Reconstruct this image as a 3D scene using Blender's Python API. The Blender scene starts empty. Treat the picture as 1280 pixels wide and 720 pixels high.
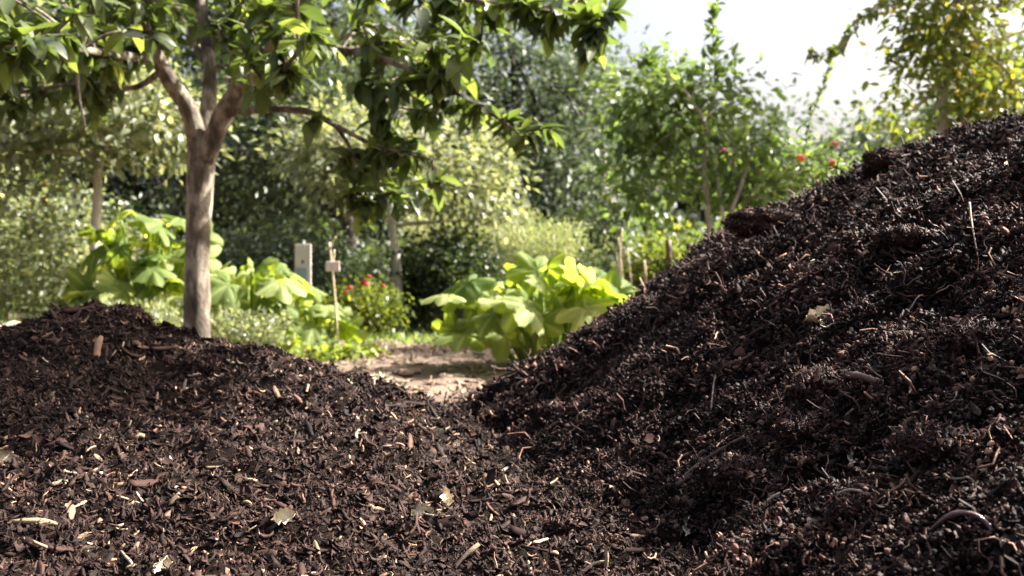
import bpy, math
import numpy as np
from mathutils import Vector, Matrix
R = math.radians
scene = bpy.context.scene
COL = scene.collection
FX = 1244.0; HZ = 345.0; CAMZ = 0.5

# ------------------------------------------------------------------ helpers
def at(px, Y, z=0.0):
    return np.array([(px - 640) / FX * Y, Y, z])
def atp(px, py, Y):
    return np.array([(px - 640) / FX * Y, Y, CAMZ - (py - HZ) / FX * Y])

def hash2(ix, iy, seed):
    h = (ix.astype(np.int64) * 374761393 + iy.astype(np.int64) * 668265263 + seed * 1442695041) & 0xFFFFFFFF
    h = ((h ^ (h >> 13)) * 1274126177) & 0xFFFFFFFF
    h = ((h ^ (h >> 16)) * 2246822519) & 0xFFFFFFFF
    return ((h ^ (h >> 15)) & 0xFFFFFF) / float(0xFFFFFF)
def vnoise(x, y, seed=0):
    ix = np.floor(x); iy = np.floor(y); fx = x - ix; fy = y - iy
    ux = fx * fx * fx * (fx * (fx * 6 - 15) + 10); uy = fy * fy * fy * (fy * (fy * 6 - 15) + 10)
    a = hash2(ix, iy, seed); b = hash2(ix + 1, iy, seed); c = hash2(ix, iy + 1, seed); d = hash2(ix + 1, iy + 1, seed)
    return ((a * (1 - ux) + b * ux) * (1 - uy) + (c * (1 - ux) + d * ux) * uy) * 2 - 1
def fbm(x, y, seed=0, oct=4, gain=0.5):
    s = 0; a = 1; f = 1; t = 0
    for k in range(oct):
        s = s + a * vnoise(x * f + 17.3 * k, y * f - 9.1 * k, seed + k); t += a; a *= gain; f *= 2.03
    return s / t
def worley(x, y, seed=0):
    ix = np.floor(x); iy = np.floor(y); best = np.full(np.shape(x), 9.0)
    for dx in (-1, 0, 1):
        for dy in (-1, 0, 1):
            cx = ix + dx + hash2(ix + dx, iy + dy, seed); cy = iy + dy + hash2(ix + dx, iy + dy, seed + 7)
            best = np.minimum(best, np.hypot(cx - x, cy - y))
    return best
def sstep(a, b, x):
    t = np.clip((x - a) / (b - a), 0, 1); return t * t * (3 - 2 * t)

def link(o, parent=None):
    COL.objects.link(o)
    if parent is not None: o.parent = parent
    return o
def tag(o, label=None, cat=None, group=None, kind=None):
    if label: o['label'] = label
    if cat: o['category'] = cat
    if group: o['group'] = group
    if kind: o['kind'] = kind
    return o
def empty(name, loc, label=None, cat=None, group=None):
    o = bpy.data.objects.new(name, None); o.location = [float(v) for v in loc]; o.empty_display_size = .1
    link(o); return tag(o, label, cat, group)

class MB:
    """collects vertices and faces (numpy) and links them as one mesh object"""
    def __init__(s): s.v = []; s.f = []; s.t = []; s.n = 0; s.flat = []
    def add(s, V, F, t=0.5):
        V = np.asarray(V, float).reshape(-1, 3); F = np.asarray(F, int)
        if F.ndim == 1: F = F.reshape(1, -1)
        s.v.append(V); s.f.append(F + s.n); s.n += len(V)
        s.t.append(np.broadcast_to(np.asarray(t, float), (len(V),)).copy())
    def inst(s, tpl, P, M, S, t):
        """tpl=(V,F list of arrays); P Nx3, M Nx3x3 (columns = local axes), S Nx3, t N"""
        V, Fs = tpl[0], tpl[1]; n = len(P); flat = len(tpl) > 2 and tpl[2] is True; off_t = tpl[2] if len(tpl) > 2 and tpl[2] is not True else None
        if n == 0: return
        W = np.einsum('nij,nkj->nki', M, V[None, :, :] * S[:, None, :]) + P[:, None, :]
        nv = len(V); off = (np.arange(n) * nv)[:, None, None]
        for F in Fs:
            if flat: s.flat.append(len(s.f))
            s.f.append((F[None, :, :] + off).reshape(-1, F.shape[1]) + s.n)
        s.v.append(W.reshape(-1, 3)); s.n += n * nv
        s.t.append(np.repeat(t, nv) if off_t is None else (t[:, None] + off_t[None, :]).ravel())
    def mesh(s, name, mat, smooth=True, origin=None):
        V = np.concatenate(s.v); T = np.concatenate(s.t)
        if origin is not None: V = V - np.asarray(origin, float)
        me = bpy.data.meshes.new(name)
        me.vertices.add(len(V)); me.vertices.foreach_set('co', V.astype(np.float32).ravel())
        lens = np.concatenate([np.full(len(F), F.shape[1]) for F in s.f])
        idx = np.concatenate([F.ravel() for F in s.f])
        starts = np.concatenate([[0], np.cumsum(lens)[:-1]])
        me.loops.add(len(idx)); me.loops.foreach_set('vertex_index', idx.astype(np.int32))
        me.polygons.add(len(lens)); me.polygons.foreach_set('loop_start', starts.astype(np.int32))
        me.polygons.foreach_set('use_smooth', (np.full(len(lens), smooth) & ~np.concatenate([np.full(len(F), i in s.flat) for i, F in enumerate(s.f)])) if s.flat else np.full(len(lens), smooth))
        at_ = me.attributes.new('tint', 'FLOAT', 'POINT'); at_.data.foreach_set('value', T.astype(np.float32))
        me.update(calc_edges=True)
        me.materials.append(mat)
        return me
    def build(s, name, mat, parent=None, smooth=True, loc=None):
        """loc: where the thing's base is; vertices are given in world space"""
        org = loc if loc is not None else (parent.location if parent is not None else None)
        o = bpy.data.objects.new(name, s.mesh(name, mat, smooth, org))
        if parent is None and loc is not None: o.location = [float(v) for v in loc]
        return link(o, parent)

def basis(d, up):
    """N x3 dirs and ups -> N x3x3 with columns x=d, y, z~up"""
    d = d / np.linalg.norm(d, axis=1, keepdims=True)
    z = up - (up * d).sum(1, keepdims=True) * d
    z = z / np.maximum(np.linalg.norm(z, axis=1, keepdims=True), 1e-6)
    y = np.cross(z, d)
    return np.stack([d, y, z], axis=2)

def tube(mb, pts, rad, n=6, t=0.5, cap=True, rough=0.0, rng=None):
    pts = np.asarray(pts, float); k = len(pts); rad = np.broadcast_to(np.asarray(rad, float), (k,))
    tan = np.gradient(pts, axis=0); tan /= np.maximum(np.linalg.norm(tan, axis=1, keepdims=True), 1e-9)
    u = np.array([0, 0, 1.0]) if abs(tan[0][2]) < .9 else np.array([1.0, 0, 0])
    rings = []
    ang = np.arange(n) / n * 2 * math.pi
    for i in range(k):
        u = u - u.dot(tan[i]) * tan[i]; u /= max(np.linalg.norm(u), 1e-9); w = np.cross(tan[i], u)
        r = rad[i] * (1 + (rng.uniform(-rough, rough, n) if rough and rng is not None else 0))
        rings.append(pts[i] + (np.cos(ang) * r)[:, None] * u + (np.sin(ang) * r)[:, None] * w)
    V = np.concatenate(rings); F = []
    a = np.arange(n); b = (a + 1) % n
    for i in range(k - 1):
        F.append(np.stack([i * n + a, i * n + b, (i + 1) * n + b, (i + 1) * n + a], 1))
    F = np.concatenate(F)
    base = mb.n
    mb.add(V, F, t)
    if cap:
        mb.f.append(np.array([[base + j for j in range(n - 1, -1, -1)]]))
        mb.f.append(np.array([[base + (k - 1) * n + j for j in range(n)]]))

def bez(p0, p1, p2, n=8):
    s = np.linspace(0, 1, n)[:, None]
    return (1 - s) ** 2 * p0 + 2 * s * (1 - s) * p1 + s * s * p2

def spline(pts, n=20):
    pts = np.asarray(pts, float); k = len(pts)
    P = np.vstack([2 * pts[0] - pts[1], pts, 2 * pts[-1] - pts[-2]]); out = []
    for s in np.linspace(0, k - 1 - 1e-6, n):
        i = int(s); f = s - i; a, b, c, d = P[i], P[i + 1], P[i + 2], P[i + 3]
        out.append(.5 * (2 * b + (c - a) * f + (2 * a - 5 * b + 4 * c - d) * f * f + (3 * b - a - 3 * c + d) * f ** 3))
    return np.array(out)

# ------------------------------------------------------------------ materials
def newmat(name):
    m = bpy.data.materials.new(name); m.use_nodes = True
    nt = m.node_tree; nt.nodes.clear()
    out = nt.nodes.new('ShaderNodeOutputMaterial')
    return m, nt, out
def ramp(nt, stops):
    r = nt.nodes.new('ShaderNodeValToRGB'); e = r.color_ramp.elements
    while len(e) < len(stops): e.new(0.5)
    for x, (p, c) in zip(e, stops): x.position = p; x.color = (c[0], c[1], c[2], 1)
    return r
def noise(nt, scale, detail=4, rough=.55, coord='Object'):
    tc = nt.nodes.new('ShaderNodeTexCoord'); n = nt.nodes.new('ShaderNodeTexNoise')
    n.inputs['Scale'].default_value = scale; n.inputs['Detail'].default_value = detail; n.inputs['Roughness'].default_value = rough
    nt.links.new(tc.outputs[coord], n.inputs['Vector']); return n
def attr(nt, name='tint'):
    a = nt.nodes.new('ShaderNodeAttribute'); a.attribute_name = name; return a
def math_(nt, op, a, b):
    m = nt.nodes.new('ShaderNodeMath'); m.operation = op
    for i, x in enumerate((a, b)):
        if isinstance(x, (int, float)): m.inputs[i].default_value = x
        else: nt.links.new(x, m.inputs[i])
    return m.outputs[0]

def leaf_mat(name, stops, trans=0.35, rough=0.4, tgain=(1.15, 1.25, .5), nscale=6.0, spec=.33):
    m, nt, out = newmat(name)
    a = attr(nt); n = noise(nt, nscale, 2)
    t = math_(nt, 'ADD', a.outputs['Fac'], math_(nt, 'MULTIPLY', math_(nt, 'SUBTRACT', n.outputs['Fac'], .5), .5))
    r = ramp(nt, stops); nt.links.new(t, r.inputs['Fac'])
    p = nt.nodes.new('ShaderNodeBsdfPrincipled'); nt.links.new(r.outputs['Color'], p.inputs['Base Color'])
    p.inputs['Roughness'].default_value = rough; p.inputs['Specular IOR Level'].default_value = spec
    tr = nt.nodes.new('ShaderNodeBsdfTranslucent')
    g = nt.nodes.new('ShaderNodeMix'); g.data_type = 'RGBA'; g.blend_type = 'MULTIPLY'; g.inputs['Factor'].default_value = 1
    nt.links.new(r.outputs['Color'], g.inputs['A']); g.inputs['B'].default_value = (tgain[0] * 2, tgain[1] * 2, tgain[2] * 2, 1)
    nt.links.new(g.outputs['Result'], tr.inputs['Color'])
    mx = nt.nodes.new('ShaderNodeMixShader'); mx.inputs[0].default_value = trans
    nt.links.new(p.outputs[0], mx.inputs[1]); nt.links.new(tr.outputs[0], mx.inputs[2]); nt.links.new(mx.outputs[0], out.inputs[0])
    return m
def bark_mat(name, stops, scale=14, bump=.6, rough=.85, stretch=True):
    m, nt, out = newmat(name)
    n = noise(nt, scale, 6, .65); n2 = noise(nt, scale * .22, 3)
    if stretch:
        mp = nt.nodes.new('ShaderNodeMapping'); mp.inputs['Scale'].default_value = (1, 1, .35); tc = nt.nodes.new('ShaderNodeTexCoord'); nt.links.new(tc.outputs['Object'], mp.inputs[0]); nt.links.new(mp.outputs[0], n.inputs['Vector'])
    f = math_(nt, 'ADD', math_(nt, 'MULTIPLY', n.outputs['Fac'], .6), math_(nt, 'MULTIPLY', n2.outputs['Fac'], .4))
    r = ramp(nt, stops); nt.links.new(f, r.inputs['Fac'])
    p = nt.nodes.new('ShaderNodeBsdfPrincipled'); nt.links.new(r.outputs[0], p.inputs['Base Color']); p.inputs['Roughness'].default_value = rough
    b = nt.nodes.new('ShaderNodeBump'); b.inputs['Strength'].default_value = bump; b.inputs['Distance'].default_value = .01
    n3 = noise(nt, scale * 4, 5, .7); nt.links.new(n3.outputs['Fac'], b.inputs['Height']); nt.links.new(b.outputs[0], p.inputs['Normal'])
    nt.links.new(p.outputs[0], out.inputs[0]); return m
def tint_mat(name, stops, rough=.75, bump=.5, bscale=400, nvar=.25, nscale=60, spec=.35):
    m, nt, out = newmat(name)
    a = attr(nt); n = noise(nt, nscale, 4)
    t = math_(nt, 'ADD', a.outputs['Fac'], math_(nt, 'MULTIPLY', math_(nt, 'SUBTRACT', n.outputs['Fac'], .5), nvar))
    r = ramp(nt, stops); nt.links.new(t, r.inputs['Fac'])
    p = nt.nodes.new('ShaderNodeBsdfPrincipled'); nt.links.new(r.outputs[0], p.inputs['Base Color'])
    p.inputs['Roughness'].default_value = rough; p.inputs['Specular IOR Level'].default_value = spec
    b = nt.nodes.new('ShaderNodeBump'); b.inputs['Strength'].default_value = bump; b.inputs['Distance'].default_value = .0015
    n3 = noise(nt, bscale, 3, .7); nt.links.new(n3.outputs['Fac'], b.inputs['Height']); nt.links.new(b.outputs[0], p.inputs['Normal'])
    nt.links.new(p.outputs[0], out.inputs[0]); return m

M = {}
M['mulch'] = tint_mat('mulch_bits', [(0, (0.005825, 0.003203, 0.002744)), (.3, (0.0233, 0.01217, 0.009758)), (.6, (0.06189, 0.03268, 0.025)), (.8, (0.1238, 0.07048, 0.04755)), (.93, (0.2622, 0.1666, 0.1097)), (1, (0.4005, 0.2883, 0.2012))], rough=.7, spec=.15)
M['compost'] = tint_mat('compost_bits', [(0, (0.004144, 0.002176, 0.001789)), (.35, (0.02006, 0.009573, 0.00757)), (.65, (0.09283, 0.04641, 0.03634)), (.82, (0.2238, 0.124, 0.09167)), (.94, (0.373, 0.2176, 0.1445)), (1, (0.4848, 0.33, 0.2237))], rough=.6, spec=.16, bump=1.0, bscale=260)
M['chip'] = tint_mat('pale_wood', [(0, (0.102, 0.06, 0.0333)), (.35, (0.2167, 0.144, 0.08325)), (.7, (0.357, 0.276, 0.1776)), (1, (0.4718, 0.408, 0.2997))], rough=.6, bump=.6, bscale=500, nvar=.5, nscale=90)
M['root'] = tint_mat('root_bark', [(0, (0.045, 0.02625, 0.0225)), (.5, (0.135, 0.08625, 0.06375)), (1, (0.3375, 0.2625, 0.195))], rough=.6, nvar=.6, nscale=70)
M['worm'] = tint_mat('worm_skin', [(0, (.035, .016, .018)), (.5, (.085, .042, .045)), (1, (.20, .12, .115))], rough=.22, bump=.25, bscale=260, spec=.7)
M['stone'] = tint_mat('stone_skin', [(0, (.18, .12, .10)), (.5, (.36, .27, .22)), (1, (.55, .46, .38))], rough=.8, bscale=80, nvar=.8, nscale=12)

def pile_mat(name, c0, c1):
    m, nt, out = newmat(name)
    n = noise(nt, 60, 8, .7); r = ramp(nt, [(.3, c0), (.7, c1)]); nt.links.new(n.outputs['Fac'], r.inputs['Fac'])
    p = nt.nodes.new('ShaderNodeBsdfPrincipled'); nt.links.new(r.outputs[0], p.inputs['Base Color']); p.inputs['Roughness'].default_value = .9; p.inputs['Specular IOR Level'].default_value = .06
    b = nt.nodes.new('ShaderNodeBump'); b.inputs['Strength'].default_value = 1; b.inputs['Distance'].default_value = .006
    n3 = noise(nt, 170, 8, .75); nt.links.new(n3.outputs['Fac'], b.inputs['Height']); nt.links.new(b.outputs[0], p.inputs['Normal'])
    nt.links.new(p.outputs[0], out.inputs[0]); return m
M['pileL'] = pile_mat('mulch_bed', (0.0042, 0.0028, 0.0021), (0.0168, 0.0105, 0.0084))
M['pileR'] = pile_mat('compost_bed', (0.0021, 0.0014, 0.00119), (0.0084, 0.0049, 0.0042))

# ------------------------------------------------------------------ the two heaps as height fields
def base_right(X, Y):
    dy = 2.8 - Y
    dye = np.where(dy > 0, 1.5 * np.tanh(dy / 1.5), dy)
    r = np.sqrt((X - 2.2) ** 2 + dye ** 2 + .03)
    rk = np.array([0, .3, .5, .86, 1.07, 1.26, 1.55, 1.7, 1.85, 2.2, 2.45, 2.7, 3.2, 6])
    zk = np.array([1.0, .99, .965, .90, .845, .765, .625, .53, .42, .18, .03, -.14, -.45, -3])
    z = (np.interp(r - .06, rk, zk) + np.interp(r, rk, zk) + np.interp(r + .06, rk, zk)) / 3 + .055 * fbm(X * 1.7 + 3, Y * 1.7, 17, 2) + .040 * fbm(X * 4.7, Y * 4.1, 18, 3)
    k = .05
    return k * np.logaddexp(0, z / k) - .03
LX = np.array([-3.2, -2.2, -1.6, -1.34, -1.07, -.92, -.8, -.71, -.5, -.33, -.17, 0, .15, .4, .8])
LZ = np.array([.10, .25, .315, .345, .42, .375, .34, .318, .298, .25, .188, .13, .09, .045, .02])
def base_left(X, Y):
    ridge = np.interp(X, LX, LZ)
    yr = np.interp(X, [-1.3, -.6, .2], [2.6, 2.5, 2.2])
    front = .10 + (ridge - .10) * sstep(.7, 1.02, Y / yr * .98 + .0) ** 1.0
    front = .085 + (ridge - .085) * np.clip((Y - 1.15) / (yr - 1.15), 0, 1) ** 1.15
    back = ridge - np.clip(Y - yr, 0, 9) * .62
    z = np.where(Y < yr, front, back)
    z = z - .25 * sstep(.25, 1.0, X)                      # fades under the other heap
    return z
def relief_right(X, Y):
    wx = X + .05 * fbm(X * 5, Y * 5, 3); wy = Y + .05 * fbm(X * 5, Y * 5, 9)
    dome = lambda w: np.sqrt(np.clip(1 - (w * 1.12) ** 2, 0, 1))
    big = dome(worley(wx / .30 + wy * .8, wy / .19, 11))
    mid = dome(worley(wx / .12, wy / .085, 12))
    sml = dome(worley(wx / .045, wy / .036, 13))
    tiny = 1 - worley(X / .016, Y / .016, 14)
    msk = .5 + .5 * fbm(X * 3.1, Y * 3.1, 21)
    return .035 * fbm(X * 3, Y * 3, 5) + .095 * (big - .75) + .072 * (mid - .75) * (.4 + 1.1 * msk) + .034 * (sml - .75) * (.5 + msk) + .009 * (tiny - .5)
def relief_left(X, Y):
    wx = X + .03 * fbm(X * 6, Y * 6, 33); wy = Y + .03 * fbm(X * 6, Y * 6, 39)
    big = 1 - worley(wx / .34, wy / .28, 41)
    mid = 1 - worley(wx / .10, wy / .09, 42)
    sml = 1 - worley(wx / .035, wy / .032, 43)
    return .022 * fbm(X * 3.3, Y * 3.3, 45) + .032 * (big - .5) + .036 * (mid - .5) + .018 * (sml - .5)
def h_right(X, Y): return base_right(X, Y) + relief_right(X, Y) * sstep(-.02, .10, base_right(X, Y))
def h_left(X, Y): return base_left(X, Y) + relief_left(X, Y)

def axis(*segs):
    out = []
    for a, b, st in segs: out.append(np.arange(a, b, st))
    return np.concatenate(out)
def grid_mesh(name, xs, ys, hf, mat, floor_z=-.12):
    X, Y = np.meshgrid(xs, ys); Z = hf(X, Y)
    Z = np.maximum(Z, floor_z)
    nx, ny = len(xs), len(ys)
    V = np.stack([X, Y, Z], -1).reshape(-1, 3)
    i = np.arange(nx * ny).reshape(ny, nx)
    F = np.stack([i[:-1, :-1], i[:-1, 1:], i[1:, 1:], i[1:, :-1]], -1).reshape(-1, 4)
    zc = Z.reshape(-1)[F].max(1); F = F[zc > floor_z + .001]
    mb = MB(); mb.add(V, F, .5)
    return mb, X, Y, Z
xsR = axis((-.75, -.2, .012), (-.2, 1.6, .0055), (1.6, 2.4, .012), (2.4, 4.6, .03))
ysR = axis((-.7, .3, .02), (.3, 3.0, .0055), (3.0, 3.4, .012), (3.4, 5.2, .03))
mbR, XR, YR, ZR = grid_mesh('r', xsR, ysR, h_right, None)
xsL = axis((-3.6, -1.7, .02), (-1.7, .45, .0055), (.45, 1.0, .02))
ysL = axis((-.7, .8, .02), (.8, 2.9, .0055), (2.9, 3.6, .02))
mbL, XL, YL, ZL = grid_mesh('l', xsL, ysL, h_left, None)
pile_l = tag(mbL.build('mulch_heap', M['pileL'], loc=(-1.0, 2.2, 0)), 'low brown heap of curled leaf and bark mulch under the fruit tree', 'mulch heap')
pile_r = tag(mbR.build('compost_heap', M['pileR'], loc=(2.0, 2.6, 0)), 'tall nearly black crumbly compost heap rising to the frame edge', 'compost heap')

def gnormal(hf, x, y, e=.004):
    gx = (hf(x + e, y) - hf(x - e, y)) / (2 * e); gy = (hf(x, y + e) - hf(x, y - e)) / (2 * e)
    n = np.stack([-gx, -gy, np.ones_like(gx)], -1); return n / np.linalg.norm(n, axis=-1, keepdims=True)
def surf(x, y): return np.maximum(np.maximum(h_left(x, y), h_right(x, y)), 0)
def hit(px, py):
    Y = np.arange(.45, 9, .002); X = (px - 640) / FX * Y; Z = CAMZ - (py - HZ) / FX * Y
    s = surf(X, Y); k = np.argmax(s >= Z); return np.array([X[k], Y[k], s[k]])

# ------------------------------------------------------------------ small piece shapes
def shred_tpl(rng, seg=4, n=3):
    L = np.linspace(-.5, .5, seg + 1); curl = rng.uniform(-2.2, 2.2); w = rng.uniform(.16, .34); th = rng.uniform(.04, .09)
    tw = rng.uniform(-1.4, 1.4); mb = []
    for k, s in enumerate(L):
        a = curl * s
        c = np.array([math.sin(a) / curl, rng.uniform(-.03, .03), (1 - math.cos(a)) / curl]) if abs(curl) > .1 else np.array([s, 0, 0])
        ww = w * (1 - (abs(s) * 2) ** 2 * .75) + .02; tt = tw * s
        for q in range(n):
            an = q / n * 2 * math.pi + math.pi / 2
            y = math.cos(an) * ww * .6; z = math.sin(an) * th
            mb.append(c + np.array([0, y * math.cos(tt) - z * math.sin(tt), y * math.sin(tt) + z * math.cos(tt)]))
    V = np.array(mb); F = []
    for i in range(seg):
        for q in range(n):
            F.append([i * n + q, i * n + (q + 1) % n, (i + 1) * n + (q + 1) % n, (i + 1) * n + q])
    T = [np.array(F)]
    if n == 3: T.append(np.array([[2, 1, 0], [seg * n, seg * n + 1, seg * n + 2]]))
    else: T.append(np.array([list(range(n - 1, -1, -1)), [seg * n + q for q in range(n)]]))
    return V, T
def flake_tpl(rng, nx=3, ny=3):
    """cupped, torn leaf fragment"""
    V = []; c1 = rng.uniform(.5, 2.0) * rng.choice([-1, 1]); c2 = rng.uniform(-1, 1)
    for j in range(ny + 1):
        for i in range(nx + 1):
            u = i / nx - .5; v = j / ny - .5
            k = 1 - .9 * abs(u * 2) ** 2.2
            x = u + rng.uniform(-.06, .06); y = v * .6 * k + rng.uniform(-.05, .05)
            z = c1 * (y * y) * 1.6 + c2 * x * x + rng.uniform(-.03, .03)
            V.append([x, y, z])
    i = np.arange((nx + 1) * (ny + 1)).reshape(ny + 1, nx + 1)
    F = np.stack([i[:-1, :-1], i[:-1, 1:], i[1:, 1:], i[1:, :-1]], -1).reshape(-1, 4)
    return np.array(V), [F]
def ico():
    p = (1 + 5 ** .5) / 2
    V = np.array([[-1, p, 0], [1, p, 0], [-1, -p, 0], [1, -p, 0], [0, -1, p], [0, 1, p], [0, -1, -p], [0, 1, -p], [p, 0, -1], [p, 0, 1], [-p, 0, -1], [-p, 0, 1]], float)
    V /= np.linalg.norm(V[0])
    F = np.array([[0, 11, 5], [0, 5, 1], [0, 1, 7], [0, 7, 10], [0, 10, 11], [1, 5, 9], [5, 11, 4], [11, 10, 2], [10, 7, 6], [7, 1, 8], [3, 9, 4], [3, 4, 2], [3, 2, 6], [3, 6, 8], [3, 8, 9], [4, 9, 5], [2, 4, 11], [6, 2, 10], [8, 6, 7], [9, 8, 1]])
    return V, F
def subdiv(V, F):
    V = list(map(tuple, V)); cache = {}; G = []
    def mid(a, b):
        k = (min(a, b), max(a, b))
        if k not in cache:
            m = (np.array(V[a]) + np.array(V[b])) / 2; m /= np.linalg.norm(m); cache[k] = len(V); V.append(tuple(m))
        return cache[k]
    for a, b, c in F:
        x, y, z = mid(a, b), mid(b, c), mid(c, a); G += [[a, x, z], [x, b, y], [z, y, c], [x, y, z]]
    return np.array(V), np.array(G)
def crumb_tpl(rng):
    V, F = ico(); V = V * rng.uniform(.26, .72, (12, 1)) * np.array([1.1, rng.uniform(.6, .95), rng.uniform(.45, .9)]); return V, [F], True
def agg_tpl(rng):
    V0, F0 = ico(); Vs = []; Fs = []
    for k in range(7):
        r = rng.uniform(.07, .22); c = rng.normal(0, .26, 3) * [1.3, 1, .7]
        Vs.append(c + V0 * r * rng.uniform(.6, 1.25, (12, 1)) * rng.uniform(.7, 1.2, 3)); Fs.append(F0 + 12 * k)
    return np.concatenate(Vs), [np.concatenate(Fs)], True
def fibre_tpl(rng, seg=5):
    p = np.zeros((seg + 1, 3)); d = np.array([1., 0, 0])
    for i in range(seg):
        d = d + rng.normal(0, .38, 3); d /= np.linalg.norm(d); p[i + 1] = p[i] + d / seg
    mb = MB(); tube(mb, p - p.mean(0), .022, 3, cap=False); return np.concatenate(mb.v), [np.concatenate(mb.f)]
def slab_tpl(rng):
    """split wood chip: tapered slab with chewed ends"""
    n = 5; V = []; bow = rng.uniform(-.25, .25); w = rng.uniform(.16, .3)
    for i in range(n + 1):
        s = i / n - .5; ww = w * (1 - .5 * abs(2 * s) ** 3) * rng.uniform(.8, 1.15); th = .055 * rng.uniform(.7, 1.2)
        zc = bow * s * s * 2; yc = rng.uniform(-.02, .02)
        for (a, b) in ((-1, -.6), (-.8, 1), (.8, 1), (1, -.6)):
            V.append([s + rng.uniform(-.04, .04) * (i in (0, n)), yc + a * ww * .5, zc + b * th])
    F = []
    for i in range(n):
        for q in range(4): F.append([i * 4 + q, i * 4 + (q + 1) % 4, (i + 1) * 4 + (q + 1) % 4, (i + 1) * 4 + q])
    F += [[3, 2, 1, 0], [n * 4, n * 4 + 1, n * 4 + 2, n * 4 + 3]]
    return np.array(V), [np.array(F)]

def rand_unit(rng, n):
    v = rng.normal(size=(n, 3)); return v / np.linalg.norm(v, axis=1, keepdims=True)

def scatter_heap(parent, name, mat, hf, other, rng, n, xr, yr, mix, tint, falloff, grow):
    """mix: list of (template list, weight, (len lo, hi), sink, tilt, tintshift)"""
    # candidates, thinned so that pieces lie densest where the camera can resolve them
    xs, ys = [], []
    tot = 0
    while tot < n:
        x = rng.uniform(*xr, n); y = rng.uniform(*yr, n)
        d = np.sqrt(x * x + y * y + .2)
        keep = rng.uniform(size=n) < np.clip((1.15 / d) ** falloff, .02, 1)
        az = np.abs(x / np.maximum(y, .05)) < .75
        keep &= az | (rng.uniform(size=n) < .12)
        keep &= y > .35
        keep &= hf(x, y) > other(x, y) - .01
        xs.append(x[keep]); ys.append(y[keep]); tot += keep.sum()
    x = np.concatenate(xs)[:n]; y = np.concatenate(ys)[:n]
    z = hf(x, y); N = gnormal(hf, x, y)
    d = np.sqrt(x * x + y * y)
    mb = MB(); w = np.array([m[1] for m in mix], float); w /= w.sum(); kind = rng.choice(len(mix), n, p=w)
    for k, (tpls, _, (lo, hi), sink, tilt, ts) in enumerate(mix):
        sel = np.where(kind == k)[0]; var = rng.integers(0, len(tpls), len(sel))
        for v, tp in enumerate(tpls):
            s = sel[var == v]; m = len(s)
            if not m: continue
            L = lo * (hi / lo) ** (rng.uniform(size=m) ** 1.35) * (1 + grow * np.clip(d[s] - 1.3, 0, 3))
            up = N[s] + rng.normal(0, tilt, (m, 3)); dr = rand_unit(rng, m)
            dr = dr - (dr * up).sum(1, keepdims=True) / (up * up).sum(1, keepdims=True) * up
            B = basis(dr, up)
            P = np.stack([x[s], y[s], z[s]], -1) + N[s] * (L * rng.uniform(-sink, sink * 1.3, m))[:, None]
            S = np.stack([L, L * rng.uniform(.7, 1.3, m), L * rng.uniform(.7, 1.3, m)], -1)
            mb.inst(tp, P, B, S, np.clip(tint(rng, m) + ts + .16 * fbm(x[s] * 9, y[s] * 9, 71, 3), 0, 1))
    o = mb.build(name, mat, parent, smooth=True); o['kind'] = 'stuff'; return o

rng = np.random.default_rng(5)
shreds = [shred_tpl(rng) for _ in range(10)]; flakes = [flake_tpl(rng) for _ in range(8)]
crumbs = [crumb_tpl(rng) for _ in range(6)]; fibres = [fibre_tpl(rng) for _ in range(8)]; aggs = [agg_tpl(rng) for _ in range(8)]; slabs = [slab_tpl(rng) for _ in range(8)]
DENS = 1.0
def tint_l(rng, m):
    t = rng.beta(2.0, 2.6, m) * .72
    hi = rng.uniform(size=m) < .05; t[hi] = rng.uniform(.72, 1.0, hi.sum()); return t
def tint_r(rng, m):
    t = rng.beta(1.8, 2.4, m) * .8
    hi = rng.uniform(size=m) < .03; t[hi] = rng.uniform(.82, 1.0, hi.sum()); return t
scatter_heap(pile_l, 'loose_mulch', M['mulch'], h_left, h_right, rng, int(150000 * DENS), (-2.2, .6), (.4, 2.9),
             [(crumbs, 24, (.0012, .0045), .3, .6, -.05), (slabs, .9, (.028, .055), .05, .25, 0), (shreds, 45, (.006, .029), .10, .45, 0), (flakes, 22, (.006, .025), .15, .5, -.03), (slabs, 9, (.007, .028), .10, .4, .05),
              (crumbs, 20, (.003, .010), .3, .5, -.1), (fibres, 6, (.012, .035), .1, .4, .1)], tint_l, 1.6, .25)
scatter_heap(pile_r, 'loose_compost', M['compost'], h_right, h_left, rng, int(150000 * DENS), (-.6, 1.75), (.3, 3.1),
             [(crumbs, 38, (.0018, .0085), .35, .7, -.02), (aggs, 14, (.008, .026), .3, .7, -.0), (shreds, 26, (.005, .030), .2, .8, 0), (flakes, 9, (.007, .024), .3, .9, 0),
              (fibres, 1.6, (.04, .09), .08, .3, .12), (fibres, 22, (.010, .04), .2, .8, .08), (slabs, 5, (.008, .022), .15, .6, .05)], tint_r, 1.5, .3)

# ------------------------------------------------------------------ countable loose things on the heaps
def rot_obj(B): return Matrix([[B[0, 0], B[0, 1], B[0, 2]], [B[1, 0], B[1, 1], B[1, 2]], [B[2, 0], B[2, 1], B[2, 2]]]).to_4x4()
def put(o, P, B, S):
    o.matrix_world = Matrix.Translation(Vector([float(v) for v in P])) @ rot_obj(B) @ Matrix.Diagonal((float(S[0]), float(S[1]), float(S[2]), 1))
def proto_mesh(name, tpl, mat, t):
    mb = MB(); V, Fs = tpl; mb.add(V, Fs[0], t)
    for F in Fs[1:]: mb.f.append(F)
    return mb.mesh(name, mat)
def orient(P, rng, tilt=.35, yaw=None):
    N = gnormal(surf, P[:1], P[1:2])[0] + rng.normal(0, tilt, 3)
    d = rand_unit(rng, 1)[0] if yaw is None else np.array([math.cos(yaw), math.sin(yaw), 0])
    d = d - d.dot(N) * N / N.dot(N)
    return basis(d[None], N[None])[0]
rng = np.random.default_rng(77)
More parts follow.
